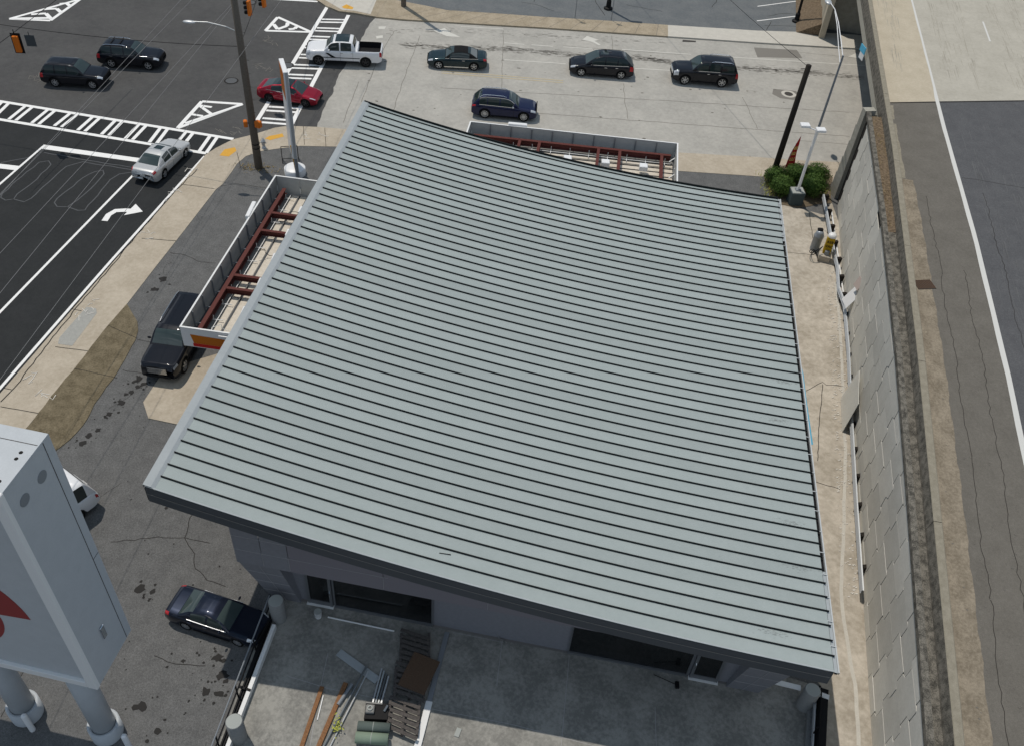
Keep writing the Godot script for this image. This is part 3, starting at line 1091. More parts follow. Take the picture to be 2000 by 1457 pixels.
# a raised rib along the roof curve at v, half width w
func roof_rib(s: SurfaceTool, v: float, w: float, h: float, u0: float, u1: float, lean := 0.0):
	var n := 36
	var o := Vector2(0.1, -1.0).normalized() * w
	for i in n:
		var a := lerpf(u0, u1, float(i) / n)
		var b := lerpf(u0, u1, float(i + 1) / n)
		quad(s, RP(a, v, h, o), RP(b, v, h, o), RP(b, v, h, -o), RP(a, v, h, -o))
		quad(s, RP(a, v, -0.01, -o), RP(a, v, h, -o), RP(b, v, h, -o), RP(b, v, -0.01, -o))
		quad(s, RP(a, v, h, o), RP(a, v, -0.01, o), RP(b, v, -0.01, o), RP(b, v, h, o))
	for u in [u0, u1]:
		quad(s, RP(u, v, -0.01, o), RP(u, v, h, o), RP(u, v, h, -o), RP(u, v, -0.01, -o))

func u_of(x: float) -> float:
	return clampf((x + 12.5) / 24.8, 0.0, 1.0)

func SW(t: float, y: float, out := 0.0) -> Vector3:
	return Vector3(-6.59 + 0.9935 * t - 0.1136 * out, y, -21.01 + 0.1136 * t + 0.9935 * out)

func sw_box(s: SurfaceTool, t0: float, t1: float, y0: float, y1: float, o0: float, o1: float):
	var b := Basis(Vector3(0.9935, 0, 0.1136), Vector3.UP, Vector3(-0.1136, 0, 0.9935))
	box(s, SW((t0 + t1) / 2, (y0 + y1) / 2, (o0 + o1) / 2), Vector3(t1 - t0, y1 - y0, o1 - o0), b)

func build_store():
	var b := thing("store_building", "filling station store under a big swooping grey standing-seam metal roof", "building")
	var s := st()
	# deck below the sheet metal
	roof_strip(s, 0.004, 0.998, 0.002, 0.998, -0.03)
	var roof := obj("roof", s, M.seam, b)
	var total := 49.6
	var edges := [0.0]
	for k in 49:
		edges.append((0.6 + k) / total)
	edges.append(1.0)
	for k in edges.size() - 1:
		s = st(true)
		roof_strip(s, 0.011, 1.0, edges[k], edges[k + 1], 0.0)
		obj("roof_panel", s, M["roof_metal%d" % ((k * 7 + k / 3) % 3)], roof)
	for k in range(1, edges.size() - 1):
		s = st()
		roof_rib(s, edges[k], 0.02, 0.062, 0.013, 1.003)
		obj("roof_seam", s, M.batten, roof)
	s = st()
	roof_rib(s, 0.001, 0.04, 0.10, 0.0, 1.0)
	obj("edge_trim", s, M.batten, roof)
	s = st()
	roof_rib(s, 0.9995, 0.03, 0.02, 0.0, 1.0)
	obj("edge_trim", s, M.roof_edge, roof)
	s = st()
	for i in 20:
		var v0 := float(i) / 20
		var v1 := float(i + 1) / 20
		quad(s, RP(-0.003, v0, 0.06), RP(0.0085, v0, 0.06), RP(0.0085, v1, 0.06), RP(-0.003, v1, 0.06))
		quad(s, RP(0.0085, v0, 0.06), RP(0.0135, v0, 0.004), RP(0.0135, v1, 0.004), RP(0.0085, v1, 0.06))
		quad(s, RP(-0.003, v0, 0.06), RP(-0.003, v0, -0.12), RP(-0.003, v1, -0.12), RP(-0.003, v1, 0.06))
	obj("eave_cap", s, M.roof_edge, roof)
	# fascias
	for e in [[1.0, 0.02], [0.0, -0.02]]:
		var out: Vector2 = Vector2(-0.1, 1.0) * (e[1] * 1.6)
		for piece in [[-0.01, -0.36], [-0.39, -0.82]]:
			s = st(true)
			for i in 30:
				var a := float(i) / 30
				var c := float(i + 1) / 30
				quad(s, RP(a, e[0], piece[0], out), RP(c, e[0], piece[0], out), RP(c, e[0], piece[1], out), RP(a, e[0], piece[1], out))
			obj("fascia_board", s, M.fascia_dark, b)
		s = st()
		for i in 30:
			var a := float(i) / 30
			var c := float(i + 1) / 30
			quad(s, RP(a, e[0], -0.359, out * 1.25), RP(c, e[0], -0.359, out * 1.25), RP(c, e[0], -0.391, out * 1.25), RP(a, e[0], -0.391, out * 1.25))
		obj("fascia_trim", s, M.trim_line, b)
	s = st()
	quad(s, RP(-0.002, 0, -0.12), RP(-0.002, 1, -0.12), RP(-0.002, 1, -0.82), RP(-0.002, 0, -0.82))
	obj("fascia_board", s, M.fascia_dark, b)
	s = st()
	quad(s, RP(1.0, 0, -0.02), RP(1.0, 1, -0.02), RP(1.0, 1, -0.5), RP(1.0, 0, -0.5))
	obj("fascia_board", s, M.fascia_dark, b)
	s = st()
	roof_strip(s, 0.0, 1.0, 0.0, 1.0, -0.81)
	obj("soffit", s, M.soffit, b)
	# gutter along the low eave
	s = st()
	for i in 40:
		var v0 := float(i) / 40
		var v1 := float(i + 1) / 40
		quad(s, RP(1.0, v0, -0.03), RP(1.0, v1, -0.03), RP(1.002, v1, -0.15), RP(1.002, v0, -0.15))
		quad(s, RP(1.002, v0, -0.15), RP(1.002, v1, -0.15), RP(1.0062, v1, -0.15), RP(1.0062, v0, -0.15))
	var gut := obj("gutter", s, M.gutter_black, b)
	s = st()
	for i in 40:
		var v0 := float(i) / 40
		var v1 := float(i + 1) / 40
		quad(s, RP(1.0062, v0, -0.15), RP(1.0062, v0, -0.01), RP(1.0062, v1, -0.01), RP(1.0062, v1, -0.15))
		quad(s, RP(1.0062, v0, -0.01), RP(1.0082, v0, -0.01), RP(1.0082, v1, -0.01), RP(1.0062, v1, -0.01))
		quad(s, RP(1.0082, v0, -0.01), RP(1.0082, v0, -0.18), RP(1.0082, v1, -0.18), RP(1.0082, v1, -0.01))
	obj("gutter_lip", s, M.lip_grey, gut)
	for i in 29:
		s = st()
		var v := 0.02 + i * 0.0338
		bar(s, RP(0.999, v, -0.01), RP(1.0075, v, 0.0), 0.03, 0.02)
		obj("gutter_hanger", s, M.lip_grey, gut)
	for e in [[0.86, 1.0], [0.0, 0.14]]:
		s = st()
		quad(s, RP(1.001, e[0], -0.04), RP(1.006, e[0], -0.04), RP(1.006, e[1], -0.04), RP(1.001, e[1], -0.04))
		obj("gutter_cover", s, M.roof_edge, gut)
	# smudges on the low end of the sheet
	s = st()
	for e in [[0.962, 0.862], [0.955, 0.792], [0.915, 0.965], [0.93, 0.36], [0.965, 0.52], [0.95, 0.605]]:
		for k in 90:
			var u: float = e[0] + rng.randfn(0.0, 0.012)
			var v: float = e[1] + rng.randfn(0.0, 0.0025)
			if u > 0.995:
				continue
			var r := rng.randf_range(0.006, 0.03)
			tri(s, RP(u, v, 0.003), RP(u + r / 20.0 * 3.0, v, 0.003), RP(u, v + r / 28.0, 0.003))
	var j := obj("roof_stains", s, M.roof_smudge, roof)
	j.set_meta("kind", "stuff")
	s = st()
	bar(s, RP(0.423, 0.968, 0.02), RP(0.44, 0.966, 0.03), 0.02, 0.02)
	obj("twig", s, M.dark_timber, roof)
	# walls
	s = st()
	var wp := [Vector2(-9.3, -21.36), Vector2(10.7, -19.06), Vector2(12.6, -44.6), Vector2(-7.6, -46.2)]
	for i in range(1, 4):
		var p0: Vector2 = wp[i]
		var p1: Vector2 = wp[(i + 1) % 4]
		for k in 12:
			var c0 := p0.lerp(p1, k / 12.0)
			var c1 := p0.lerp(p1, (k + 1) / 12.0)
			quad(s, Vector3(c0.x, -0.05, c0.y), Vector3(c1.x, -0.05, c1.y), Vector3(c1.x, roof_h(u_of(c1.x)) - 0.78, c1.y), Vector3(c0.x, roof_h(u_of(c0.x)) - 0.78, c0.y))
	obj("wall", s, M.tile_wall, b)
	# the front wall is built round its openings, with a plain room behind them
	s = st()
	for e in [[-2.9, -1.2, 0.0, 3.06], [-0.1, 0.02, 0.0, 3.06], [0.02, 4.2, 0.0, 0.12], [4.2, 10.1, 0.0, 3.06], [10.1, 15.0, 0.0, 0.12], [15.0, 15.15, 0.0, 3.06], [16.3, 17.6, 0.0, 3.06], [-2.9, 17.6, 3.06, 4.85]]:
		sw_box(s, e[0], e[1], e[2], e[3], -0.3, -0.01)
	obj("front_wall", s, M.tile_wall, b)
	s = st()
	sheet(s, PackedVector2Array([Vector2(-9.2, -21.2), Vector2(10.6, -18.95), Vector2(12.5, -44.5), Vector2(-7.5, -46.1)]), 0.012)
	obj("shop_floor", s, M.shop_floor, b)
	s = st()
	sheet(s, PackedVector2Array([Vector2(-9.2, -21.2), Vector2(10.6, -18.95), Vector2(12.5, -44.5), Vector2(-7.5, -46.1)]), 3.4)
	obj("shop_ceiling", s, M.shop_wall, b)
	for k in 4:
		s = st()
		bevel_box(s, Vector3(-5.0 + k * 4.2, 0.75, -25.0 + k * 0.4), Vector3(2.6, 1.5, 0.8), 0.03)
		obj("display_shelf", s, M.shop_wall, b)
	# band above the glazing, in panels
	var marks := [-3.7, -2.55, -1.45, 2.4, 6.6, 11.0, 17.4]
	for i in marks.size() - 1:
		s = st()
		var t0: float = marks[i] + 0.012
		var t1: float = marks[i + 1] - 0.012
		var n := 6
		for k in n:
			var a := lerpf(t0, t1, float(k) / n)
			var c := lerpf(t0, t1, float(k + 1) / n)
			var pa := SW(a, 0, 0.7)
			var pc := SW(c, 0, 0.7)
			var ha := roof_h(u_of(pa.x)) - 0.8
			var hc := roof_h(u_of(pc.x)) - 0.8
			quad(s, SW(a, 3.1, 0.7), SW(c, 3.1, 0.7), SW(c, hc, 0.7), SW(a, ha, 0.7))
			quad(s, SW(a, 3.1, 0.0), SW(c, 3.1, 0.0), SW(c, 3.1, 0.7), SW(a, 3.1, 0.7))
		var hs := roof_h(u_of(SW(t0, 0, 0.7).x)) - 0.8
		quad(s, SW(t0, 3.1, 0.0), SW(t0, 3.1, 0.7), SW(t0, hs, 0.7), SW(t0, hs, 0.0))
		obj("band_panel", s, M.band_panel if i > 1 else M.tile_wall, b)
	s = st()
	sw_box(s, -3.68, 17.3, 3.12, 4.0, 0.1, 0.685)
	for e in [4.0, 4.9]:
		sw_box(s, -3.68, 0.9 if e > 4.5 else 2.6, e, e + 0.014, 0.6, 0.712)
	obj("grout", s, M.grout, b)
	# leaning piers at both ends
	for e in [1.0, -1.0]:
		s = st()
		var base := -2.25 if e > 0 else 17.45
		var pts := [[-1.4, 3.08], [-0.55, 0.0], [0.75, 0.0], [0.3, 3.08]]
		var f := []
		var bk := []
		for q in pts:
			var lean: float = 0.18 if q[1] < 0.1 else 0.66
			f.append(SW(base + e * q[0], q[1], lean))
			bk.append(SW(base + e * q[0], q[1], -0.2))
		quad(s, f[0], f[1], f[2], f[3])
		for k in 4:
			quad(s, f[k], bk[k], bk[(k + 1) % 4], f[(k + 1) % 4])
		obj("pier", s, M.tile_wall, b)
		s = st()
		for q in [0.8, 1.6, 2.4]:
			var k: float = q / 3.08
			bar(s, SW(base + e * lerpf(-0.55, -1.4, k), q, lerpf(0.18, 0.66, k) + 0.006), SW(base + e * lerpf(0.75, 0.3, k), q, lerpf(0.18, 0.66, k) + 0.006), 0.012, 0.014)
		bar(s, SW(base + e * 0.1, 0.0, 0.19), SW(base - e * 0.55, 3.08, 0.67), 0.012, 0.014)
		obj("grout", s, M.grout, b)
	# glazing
	for e in [[0.02, 4.2, 0.12], [10.1, 15.0, 0.12]]:
		s = st()
		sw_box(s, e[0], e[1], e[2], 3.06, 0.0, 0.03)
		var w := obj("shop_window", s, M.black_glass, b)
		s = st()
		sw_box(s, e[0] - 0.06, e[1] + 0.06, 0.0, 0.12, 0.0, 0.1)
		sw_box(s, e[0] - 0.06, e[0], 0.12, 3.08, 0.0, 0.08)
		sw_box(s, e[1], e[1] + 0.06, 0.12, 3.08, 0.0, 0.08)
		obj("window_frame", s, M.door_metal, w)
	for e in [[-1.2, -0.1], [15.15, 16.3]]:
		s = st()
		sw_box(s, e[0] + 0.12, e[1] - 0.12, 0.3, 2.8, 0.05, 0.075)
		var d := obj("door", s, M.black_glass, b)
		s = st()
		sw_box(s, e[0], e[0] + 0.12, 0.02, 3.04, 0.0, 0.11)
		sw_box(s, e[1] - 0.12, e[1], 0.02, 3.04, 0.0, 0.11)
		sw_box(s, e[0] + 0.12, e[1] - 0.12, 0.02, 0.3, 0.0, 0.10)
		sw_box(s, e[0] + 0.12, e[1] - 0.12, 2.8, 3.04, 0.0, 0.10)
		obj("door_frame", s, M.door_metal, d)
		s = st()
		sw_box(s, e[0] - 0.04, e[1] + 0.04, 0.0, 0.03, 0.0, 0.2)
		obj("threshold", s, M.white_trim, d)
		s = st()
		var hx: float = e[1] - 0.06 if e[0] < 0 else e[0] + 0.06
		path_tube(s, [SW(hx, 0.85, 0.12), SW(hx, 0.9, 0.18), SW(hx, 1.2, 0.18), SW(hx, 1.25, 0.12)], 0.014)
		obj("handle", s, M.chrome, d)

# ---------------------------------------------------------------- the two unroofed canopies
func canopy(b: Node3D, O: Vector2, dl: Vector2, dw: Vector2, length: float, width: float, top: float, beams: Array):
	var low := top - 1.18
	var P := func(l: float, w: float, y: float) -> Vector3:
		var q: Vector2 = O + dl * l + dw * w
		return Vector3(q.x, y, q.y)
	var s := st()
	# lining panels along the outer side and both ends
	var n := int(round(length / 1.32))
	var pw := length / n
	for i in n:
		s = st()
		var a := i * pw + 0.01
		var c := (i + 1) * pw - 0.01
		quad(s, P.call(a, 0.06, low), P.call(c, 0.06, low), P.call(c, 0.06, top - 0.04), P.call(a, 0.06, top - 0.04))
		obj("lining_panel", s, M.fascia_panel, b)
		s = st()
		if i > 0:
			bar(s, P.call(i * pw, 0.10, low + 0.1), P.call(i * pw, 0.10, top - 0.05), 0.05, 0.07)
			bar(s, P.call(i * pw, 0.10, low + 0.35), P.call(i * pw, 0.52, low + 0.45), 0.04, 0.04)
			obj("bracket", s, M.grey_metal, b)
	for l in [0.06, length - 0.06]:
		for i in 4:
			s = st()
			var a := 0.08 + i * width / 4 + 0.01
			var c := 0.06 + (i + 1) * width / 4 - 0.01
			quad(s, P.call(l, a, low), P.call(l, c, low), P.call(l, c, top - 0.04), P.call(l, a, top - 0.04))
			obj("lining_panel", s, M.fascia_panel, b)
			s = st()
			var li: float = 0.12 if l < 1 else length - 0.12
			bar(s, P.call(li, a, low + 0.2), P.call(li, a, low + 0.55), 0.05, 0.05)
			obj("bracket", s, M.white_trim, b)
	# outer skin and top trim
	s = st()
	quad(s, P.call(0, 0, low - 0.04), P.call(length, 0, low - 0.04), P.call(length, 0, top), P.call(0, 0, top))
	quad(s, P.call(0, 0, low - 0.04), P.call(0, width, low - 0.04), P.call(0, width, top), P.call(0, 0, top))
	quad(s, P.call(length, 0, low - 0.04), P.call(length, width, low - 0.04), P.call(length, width, top), P.call(length, 0, top))
	obj("outer_skin", s, M.white_metal, b)
	s = st()
	bar(s, P.call(-0.02, 0.03, top), P.call(length + 0.02, 0.03, top), 0.09, 0.03)
	bar(s, P.call(0.03, 0.076, top), P.call(0.03, width, top), 0.09, 0.03)
	bar(s, P.call(length - 0.03, 0.076, top), P.call(length - 0.03, width, top), 0.09, 0.03)
	obj("top_trim", s, M.white_trim, b)
	# ceiling in long boards with dark gaps
	var boards := int(width / 0.52)
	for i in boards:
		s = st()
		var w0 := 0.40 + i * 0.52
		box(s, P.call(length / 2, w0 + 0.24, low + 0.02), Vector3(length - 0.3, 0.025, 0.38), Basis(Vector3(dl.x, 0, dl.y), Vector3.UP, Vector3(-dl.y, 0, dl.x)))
		obj("ceiling_board", s, M.ceiling_panel if i != 0 else M.trim_line, b)  # outermost board gets a darker colour: shade of beam and fascia painted in
	s = st()
	quad(s, P.call(0.05, 0.05, low - 0.02), P.call(length - 0.05, 0.05, low - 0.02), P.call(length - 0.05, width, low - 0.02), P.call(0.05, width, low - 0.02))
	obj("ceiling_back", s, M.fascia_dark, b)
	# light purlins
	for i in 2:
		s = st()
		var w0 := 0.95 + i * 0.5
		bar(s, P.call(0.3, w0, low + 0.14), P.call(length - 0.3, w0, low + 0.14), 0.035, 0.04)
		obj("purlin", s, M.white_trim if i == 0 else M.trim_line, b)
	for i in int(length / 1.25):
		s = st()
		bar(s, P.call(0.7 + i * 1.25, 0.7, low + 0.13), P.call(0.7 + i * 1.25, 1.25, low + 0.17), 0.035, 0.035)
		bar(s, P.call(0.7 + i * 1.25, 0.78, low + 0.13), P.call(0.7 + i * 1.25, 0.78, low + 0.42), 0.03, 0.03)
		obj("hanger", s, M.white_trim, b)
	# red steel
	s = st()
	ibeam(s, P.call(0.35, 0.62, low + 0.42), P.call(length - 0.35, 0.62, low + 0.42), 0.22, 0.34)
	obj("edge_beam", s, M.red_steel, b)
	for l in beams:
		s = st()
		ibeam(s, P.call(l, 0.72, low + 0.44), P.call(l, width, low + 0.44), 0.19, 0.30)
		obj("cross_beam", s, M.red_steel, b)

func ibeam(s: SurfaceTool, a: Vector3, b: Vector3, w: float, h: float):
	bar(s, a + Vector3(0, h / 2, 0), b + Vector3(0, h / 2, 0), w, 0.025)
	bar(s, a - Vector3(0, h / 2, 0), b - Vector3(0, h / 2, 0), w, 0.025)
	bar(s, a, b, 0.02, h - 0.03)

func build_canopies():
	# beside the avenue
	var b := thing("side_canopy", "long open-topped canopy with dark red beams beside the parked black SUV", "canopy")
	var O := Vector2(-16.23, -32.58)
	var dl := Vector2(0.0858, -0.9963).normalized()
	var dw := Vector2(0.9975, 0.066).normalized()
	canopy(b, O, dl, dw, 13.9, 5.6, 4.6, [4.0, 5.1, 9.25, 11.0])
	for l in [2.4, 4.8, 7.0, 9.3, 11.6]:
		var s := st()
		var q: Vector2 = O + dl * l + dw * 2.3
		bevel_box(s, Vector3(q.x, 3.93, q.y), Vector3(0.34, 0.3, 0.62), 0.03)
		obj("light_box", s, M.white_metal, b)
	for l in [1.0, 3.8, 7.4, 11.0]:
		var s := st()
		var q: Vector2 = O + dl * l + dw * 1.1
		var q2: Vector2 = O + dl * (l + 0.5) + dw * 2.2
		var pts := []
		for i in 9:
			var t := i / 8.0
			var c := q.lerp(q2, t)
			pts.append(Vector3(c.x + 0.15 * sin(t * 9.0), 3.72 + 0.25 * sin(t * 4.0 + l), c.y + 0.12 * cos(t * 8.0 + l)))
		path_tube(s, pts, 0.016, 5)
		obj("wire", s, M.cable_dark if l > 2 else M.white_trim, b)
	# printed end panel facing the terrace
	var EP := func(w: float, y: float, out: float) -> Vector3:
		var q := O + dw * w - dl * out
		return Vector3(q.x, y, q.y)
	var s := st()
	quad(s, EP.call(0.44, 4.2, 0.006), EP.call(2.3, 4.14, 0.006), EP.call(2.5, 3.64, 0.006), EP.call(0.55, 3.64, 0.006))
	obj("orange_band", s, M.band_orange, b)
	s = st()
	quad(s, EP.call(0.5, 3.636, 0.006), EP.call(2.5, 3.636, 0.006), EP.call(2.56, 3.42, 0.006), EP.call(0.5, 3.42, 0.006))
	obj("red_band", s, M.band_red, b)
	s = st()
	for i in 20:
		var a0 := TAU * i / 20
		var a1 := TAU * (i + 1) / 20
		tri(s, EP.call(2.86, 4.02, 0.008), EP.call(2.86 + 0.27 * cos(a0), 4.02 + 0.27 * sin(a0), 0.008), EP.call(2.86 + 0.27 * cos(a1), 4.02 + 0.27 * sin(a1), 0.008))
	obj("round_emblem", s, M.emblem_red, b)
	s = st()
	bar(s, EP.call(1.95, 4.42, 0.1), EP.call(2.7, 4.42, 0.1), 0.06, 0.06)
	obj("light_bar", s, M.white_metal, b)
	s = st()
	var q3 := O + dl * 10.2 - dw * 0.14
	bevel_box(s, Vector3(q3.x, 4.55, q3.y), Vector3(0.24, 0.26, 1.5), 0.03)
	obj("floodlight", s, M.white_metal, b)
	# beside the cross street
	b = thing("front_canopy", "long open-topped canopy with dark red beams facing the cross street", "canopy")
	O = Vector2(9.47, -54.51)
	dl = Vector2(-13.73, -0.37).normalized()
	dw = Vector2(-0.072, 0.997).normalized()
	canopy(b, O, dl, dw, 13.73, 8.2, 4.6, [0.95, 3.7, 5.1, 9.0, 10.3])
	for l in [2.1, 4.55, 7.0]:
		s = st()
		var q: Vector2 = O + dl * l + dw * 2.3
		bevel_box(s, Vector3(q.x, 3.92, q.y), Vector3(0.52, 0.34, 0.5), 0.03)
		obj("light_box", s, M.white_metal, b)
	s = st()
	q3 = O + dl * 10.6 - dw * 0.14
	bevel_box(s, Vector3(q3.x, 4.58, q3.y), Vector3(1.25, 0.3, 0.28), 0.03)
	obj("floodlight", s, M.white_metal, b)
	for l in [0.9, 2.9]:
		s = st()
		var q: Vector2 = O + dl * 0.1 + dw * l
		var q2: Vector2 = O + dl * 0.45 + dw * (l + 0.3)
		bar(s, Vector3(q.x, 4.0, q.y), Vector3(q2.x, 3.85, q2.y), 0.05, 0.05)
		obj("stay", s, M.white_trim, b)

# ---------------------------------------------------------------- vehicles (local: forward is -z, f counts metres back from the nose)
func interp(a: Array, f: float) -> float:
	if f <= a[0][0]:
		return a[0][1]
	for k in a.size() - 1:
		if f <= a[k + 1][0]:
			var t: float = (f - a[k][0]) / (a[k + 1][0] - a[k][0])
			return lerpf(a[k][1], a[k + 1][1], t)
	return a[a.size() - 1][1]

func mid_x(list: Array) -> Array:
	list.sort()
	var o := []
	for v in list:
		if o.is_empty() or v - o[o.size() - 1] > 0.008:
			o.append(v)
	return o

func in_any(f: float, ranges: Array) -> int:
	for k in ranges.size():
		if f > ranges[k][0] and f < ranges[k][1]:
			return k
	return -1

func vehicle(c: Dictionary, at: Vector3, yaw: float, sc := 1.0) -> Node3D:
	var root := thing(c.name, c.label, c.cat, at, yaw, c.get("group", ""))
	root.scale = Vector3.ONE * sc
	var L: float = c.L
	var hw: float = c.W * 0.5
	var H: float = c.H
	var r: float = c.r
	var fo: float = c.fo
	var wb: float = c.wb
	var clear: float = c.clear
	var z0 := -(fo + wb * 0.5)
	var top: Array = c.top
	var cab: Array = c.cab
	var arch := r * 1.13
	var wheels := [fo, fo + wb]
	var nose: float = c.get("nose", 0.15)
	var tail: float = c.get("tail", 0.11)
	var bed: Array = c.get("bed", [])
	var half := func(f: float) -> float:
		return hw * (1.0 - nose * pow(maxf(0.0, 1.0 - f / 0.75), 2.2) - tail * pow(maxf(0.0, 1.0 - (L - f) / 0.6), 2.4))
	var bottom := func(f: float) -> float:
		var y: float = clear + 0.10 * pow(maxf(0.0, 1.0 - f / 0.35), 2.0) + 0.14 * pow(maxf(0.0, 1.0 - (L - f) / 0.4), 2.0)
		for wf in wheels:
			var d: float = absf(f - wf)
			if d < arch:
				y = maxf(y, r + sqrt(arch * arch - d * d))
		return y
	var crown: float = c.get("crown", 0.05)
	var ring := func(f: float) -> Array:
		var w: float = half.call(f)
		var yt := interp(top, f)
		var yb: float = minf(bottom.call(f), yt - crown - 0.06)
		var ys := yt - crown
		var base := clear + 0.0
		var y1 := maxf(yb, lerpf(base, ys, 0.28))
		var y2 := maxf(yb, lerpf(base, ys, 0.58))
		var y3 := maxf(yb, lerpf(base, ys, 0.86))
		var o := [Vector2(w * 0.955, yb), Vector2(w * 0.985, maxf(y1, yb + 0.005)), Vector2(w, maxf(y2, yb + 0.01)), Vector2(w * 0.978, maxf(y3, yb + 0.015)), Vector2(w * 0.93, ys), Vector2(w * 0.84, ys + crown * 0.62), Vector2(w * 0.5, ys + crown * 0.95), Vector2(0, yt)]
		if bed.size() == 2 and f > bed[0] and f < bed[1]:
			o[5] = Vector2(w * 0.90, ys + 0.02)
			o[6] = Vector2(w * 0.88, clear + 0.42)
			o[7] = Vector2(0, clear + 0.42)
		return o
	var fs := []
	var steps := int(L / 0.075)
	for i in steps + 1:
		fs.append(L * i / steps)
	for wf in wheels:
		for k in 13:
			fs.append(wf + arch * cos(PI * k / 12.0))
	for e in c.lamps:
		fs.append(e[0])
		fs.append(e[1])
	for e in bed:
		fs.append(e - 0.01)
		fs.append(e + 0.01)
	fs = mid_x(fs)
	var body := st(true)
	var lamp := [st(true), st(true), st(true), st(true)]
	var bedst := st()
	var lampn := [0, 0, 0, 0]
	var bedn := 0
	for i in fs.size() - 1:
		var ra: Array = ring.call(fs[i])
		var rb: Array = ring.call(fs[i + 1])
		var fm: float = (fs[i] + fs[i + 1]) * 0.5
		for j in 7:
			for sd in [1.0, -1.0]:
				var a := Vector3(sd * ra[j].x, ra[j].y, z0 + fs[i])
				var b := Vector3(sd * rb[j].x, rb[j].y, z0 + fs[i + 1])
				var d := Vector3(sd * rb[j + 1].x, rb[j + 1].y, z0 + fs[i + 1])
				var e := Vector3(sd * ra[j + 1].x, ra[j + 1].y, z0 + fs[i])
				var dst := body
				var li := in_any(fm, c.lamps)
				if li >= 0 and j >= c.lamps[li][2] and j <= c.lamps[li][3]:
					var k := li * 2 + (0 if sd > 0 else 1)
					dst = lamp[k]
					lampn[k] += 1
				elif bed.size() == 2 and j >= 5 and fm > bed[0] and fm < bed[1]:
					dst = bedst
					bedn += 1
				if sd > 0:
					quad(dst, a, b, d, e)
				else:
					quad(dst, a, e, d, b)
	for e in [0, fs.size() - 1]:
		var rr: Array = ring.call(fs[e])
		var cc := Vector3(0, (rr[0].y + rr[7].y) * 0.5, z0 + fs[e])
		for j in 7:
			for sd in [1.0, -1.0]:
				tri(body, cc, Vector3(sd * rr[j].x, rr[j].y, cc.z), Vector3(sd * rr[j + 1].x, rr[j + 1].y, cc.z))
		for sd in [1.0, -1.0]:
			tri(body, cc, Vector3(sd * rr[0].x, rr[0].y, cc.z), Vector3(0, rr[0].y, cc.z))
	var pm: Material = M[c.paint]
	obj("body", body, pm, root)
	for k in 4:
		if lampn[k] > 0:
			obj("headlight" if k < 2 else "tail_light", lamp[k], M.headlamp if k < 2 else M.tail_lamp, root)
	if bedn > 0:
		obj("truck_bed", bedst, M.black_trim, root)
	# cabin
	var belt := func(f: float) -> float:
		return interp(top, f) - crown * 0.75
	var f1: float = cab[0]
	var f2: float = cab[1]
	var f3: float = cab[2]
	var f4: float = cab[3]
	var y1b: float = belt.call(f1)
	var y4b: float = belt.call(f4)
	var hr := [[f1, y1b + 0.02], [lerpf(f1, f2, 0.35), lerpf(y1b, H, 0.42)], [lerpf(f1, f2, 0.75), lerpf(y1b, H, 0.80)], [f2, H - 0.07], [f2 + 0.25, H - 0.02], [lerpf(f2, f3, 0.5), H], [f3 - 0.25, H - 0.02], [f3, H - 0.06], [lerpf(f3, f4, 0.3), lerpf(H, y4b, 0.25)], [f4, y4b + 0.02]]
	var wr: float = hw * c.get("tumble", 0.72)
	var gring := func(f: float) -> Array:
		var yb: float = belt.call(f)
		var hh := interp(hr, f) - yb
		var w0: float = half.call(f) * 0.925
		var t := clampf(hh / (H - yb), 0.0, 1.0)
		var w1 := lerpf(w0, wr, t)
		return [Vector2(w0, yb), Vector2(lerpf(w0, w1, 0.45) + 0.012 * t, yb + hh * 0.5), Vector2(w1, yb + hh * 0.89), Vector2(w1 * 0.88, yb + hh * 0.972), Vector2(w1 * 0.45, yb + hh * 0.995), Vector2(0, yb + hh)]
	var gs := []
	steps = int((f4 - f1) / 0.08)
	for i in steps + 1:
		gs.append(lerpf(f1, f4, float(i) / steps))
	for e in c.windows:
		gs.append(e[0])
		gs.append(e[1])
	for e in [f1 + 0.06, f2 - 0.03, f3 + 0.04, f4 - 0.06]:
		gs.append(e)
	if c.has("sunroof"):
		gs.append(c.sunroof[0])
		gs.append(c.sunroof[1])
	gs = mid_x(gs)
	var roof := st(true)
	var wind := st(true)
	var rear := st(true)
	var sun := st(true)
	var sides := []
	for k in c.windows.size() * 2:
		sides.append(st(true))
	for i in gs.size() - 1:
		var ra: Array = gring.call(gs[i])
		var rb: Array = gring.call(gs[i + 1])
		var fm: float = (gs[i] + gs[i + 1]) * 0.5
		for j in 5:
			for sd in [1.0, -1.0]:
				var dst := roof
				if j < 2:
					var k := in_any(fm, c.windows)
					if k >= 0:
						dst = sides[k * 2 + (0 if sd > 0 else 1)]
				elif j > 2:
					if fm > f1 + 0.06 and fm < f2 - 0.03:
						dst = wind
					elif fm > f3 + 0.04 and fm < f4 - 0.06:
						dst = rear
					elif c.has("sunroof") and fm > c.sunroof[0] and fm < c.sunroof[1] and (j == 4 or c.sunroof.size() > 2):
						dst = sun
				var a := Vector3(sd * ra[j].x, ra[j].y, z0 + gs[i])
				var b := Vector3(sd * rb[j].x, rb[j].y, z0 + gs[i + 1])
				var d := Vector3(sd * rb[j + 1].x, rb[j + 1].y, z0 + gs[i + 1])
				var e := Vector3(sd * ra[j + 1].x, ra[j + 1].y, z0 + gs[i])
				if sd > 0:
					quad(dst, a, b, d, e)
				else:
					quad(dst, a, e, d, b)
	obj("roof" if not c.has("soft") else "soft_top", roof, pm if not c.has("soft") else M.fabric_black, root)
	obj("windshield", wind, M.glass_clear, root)
	obj("rear_window", rear, M.glass_clear if c.get("clear_rear", false) else M.glass, root)
	for k in sides.size():
		obj("side_window", sides[k], M.glass, root)
	if c.has("sunroof"):
		obj("sunroof", sun, M.glass, root)
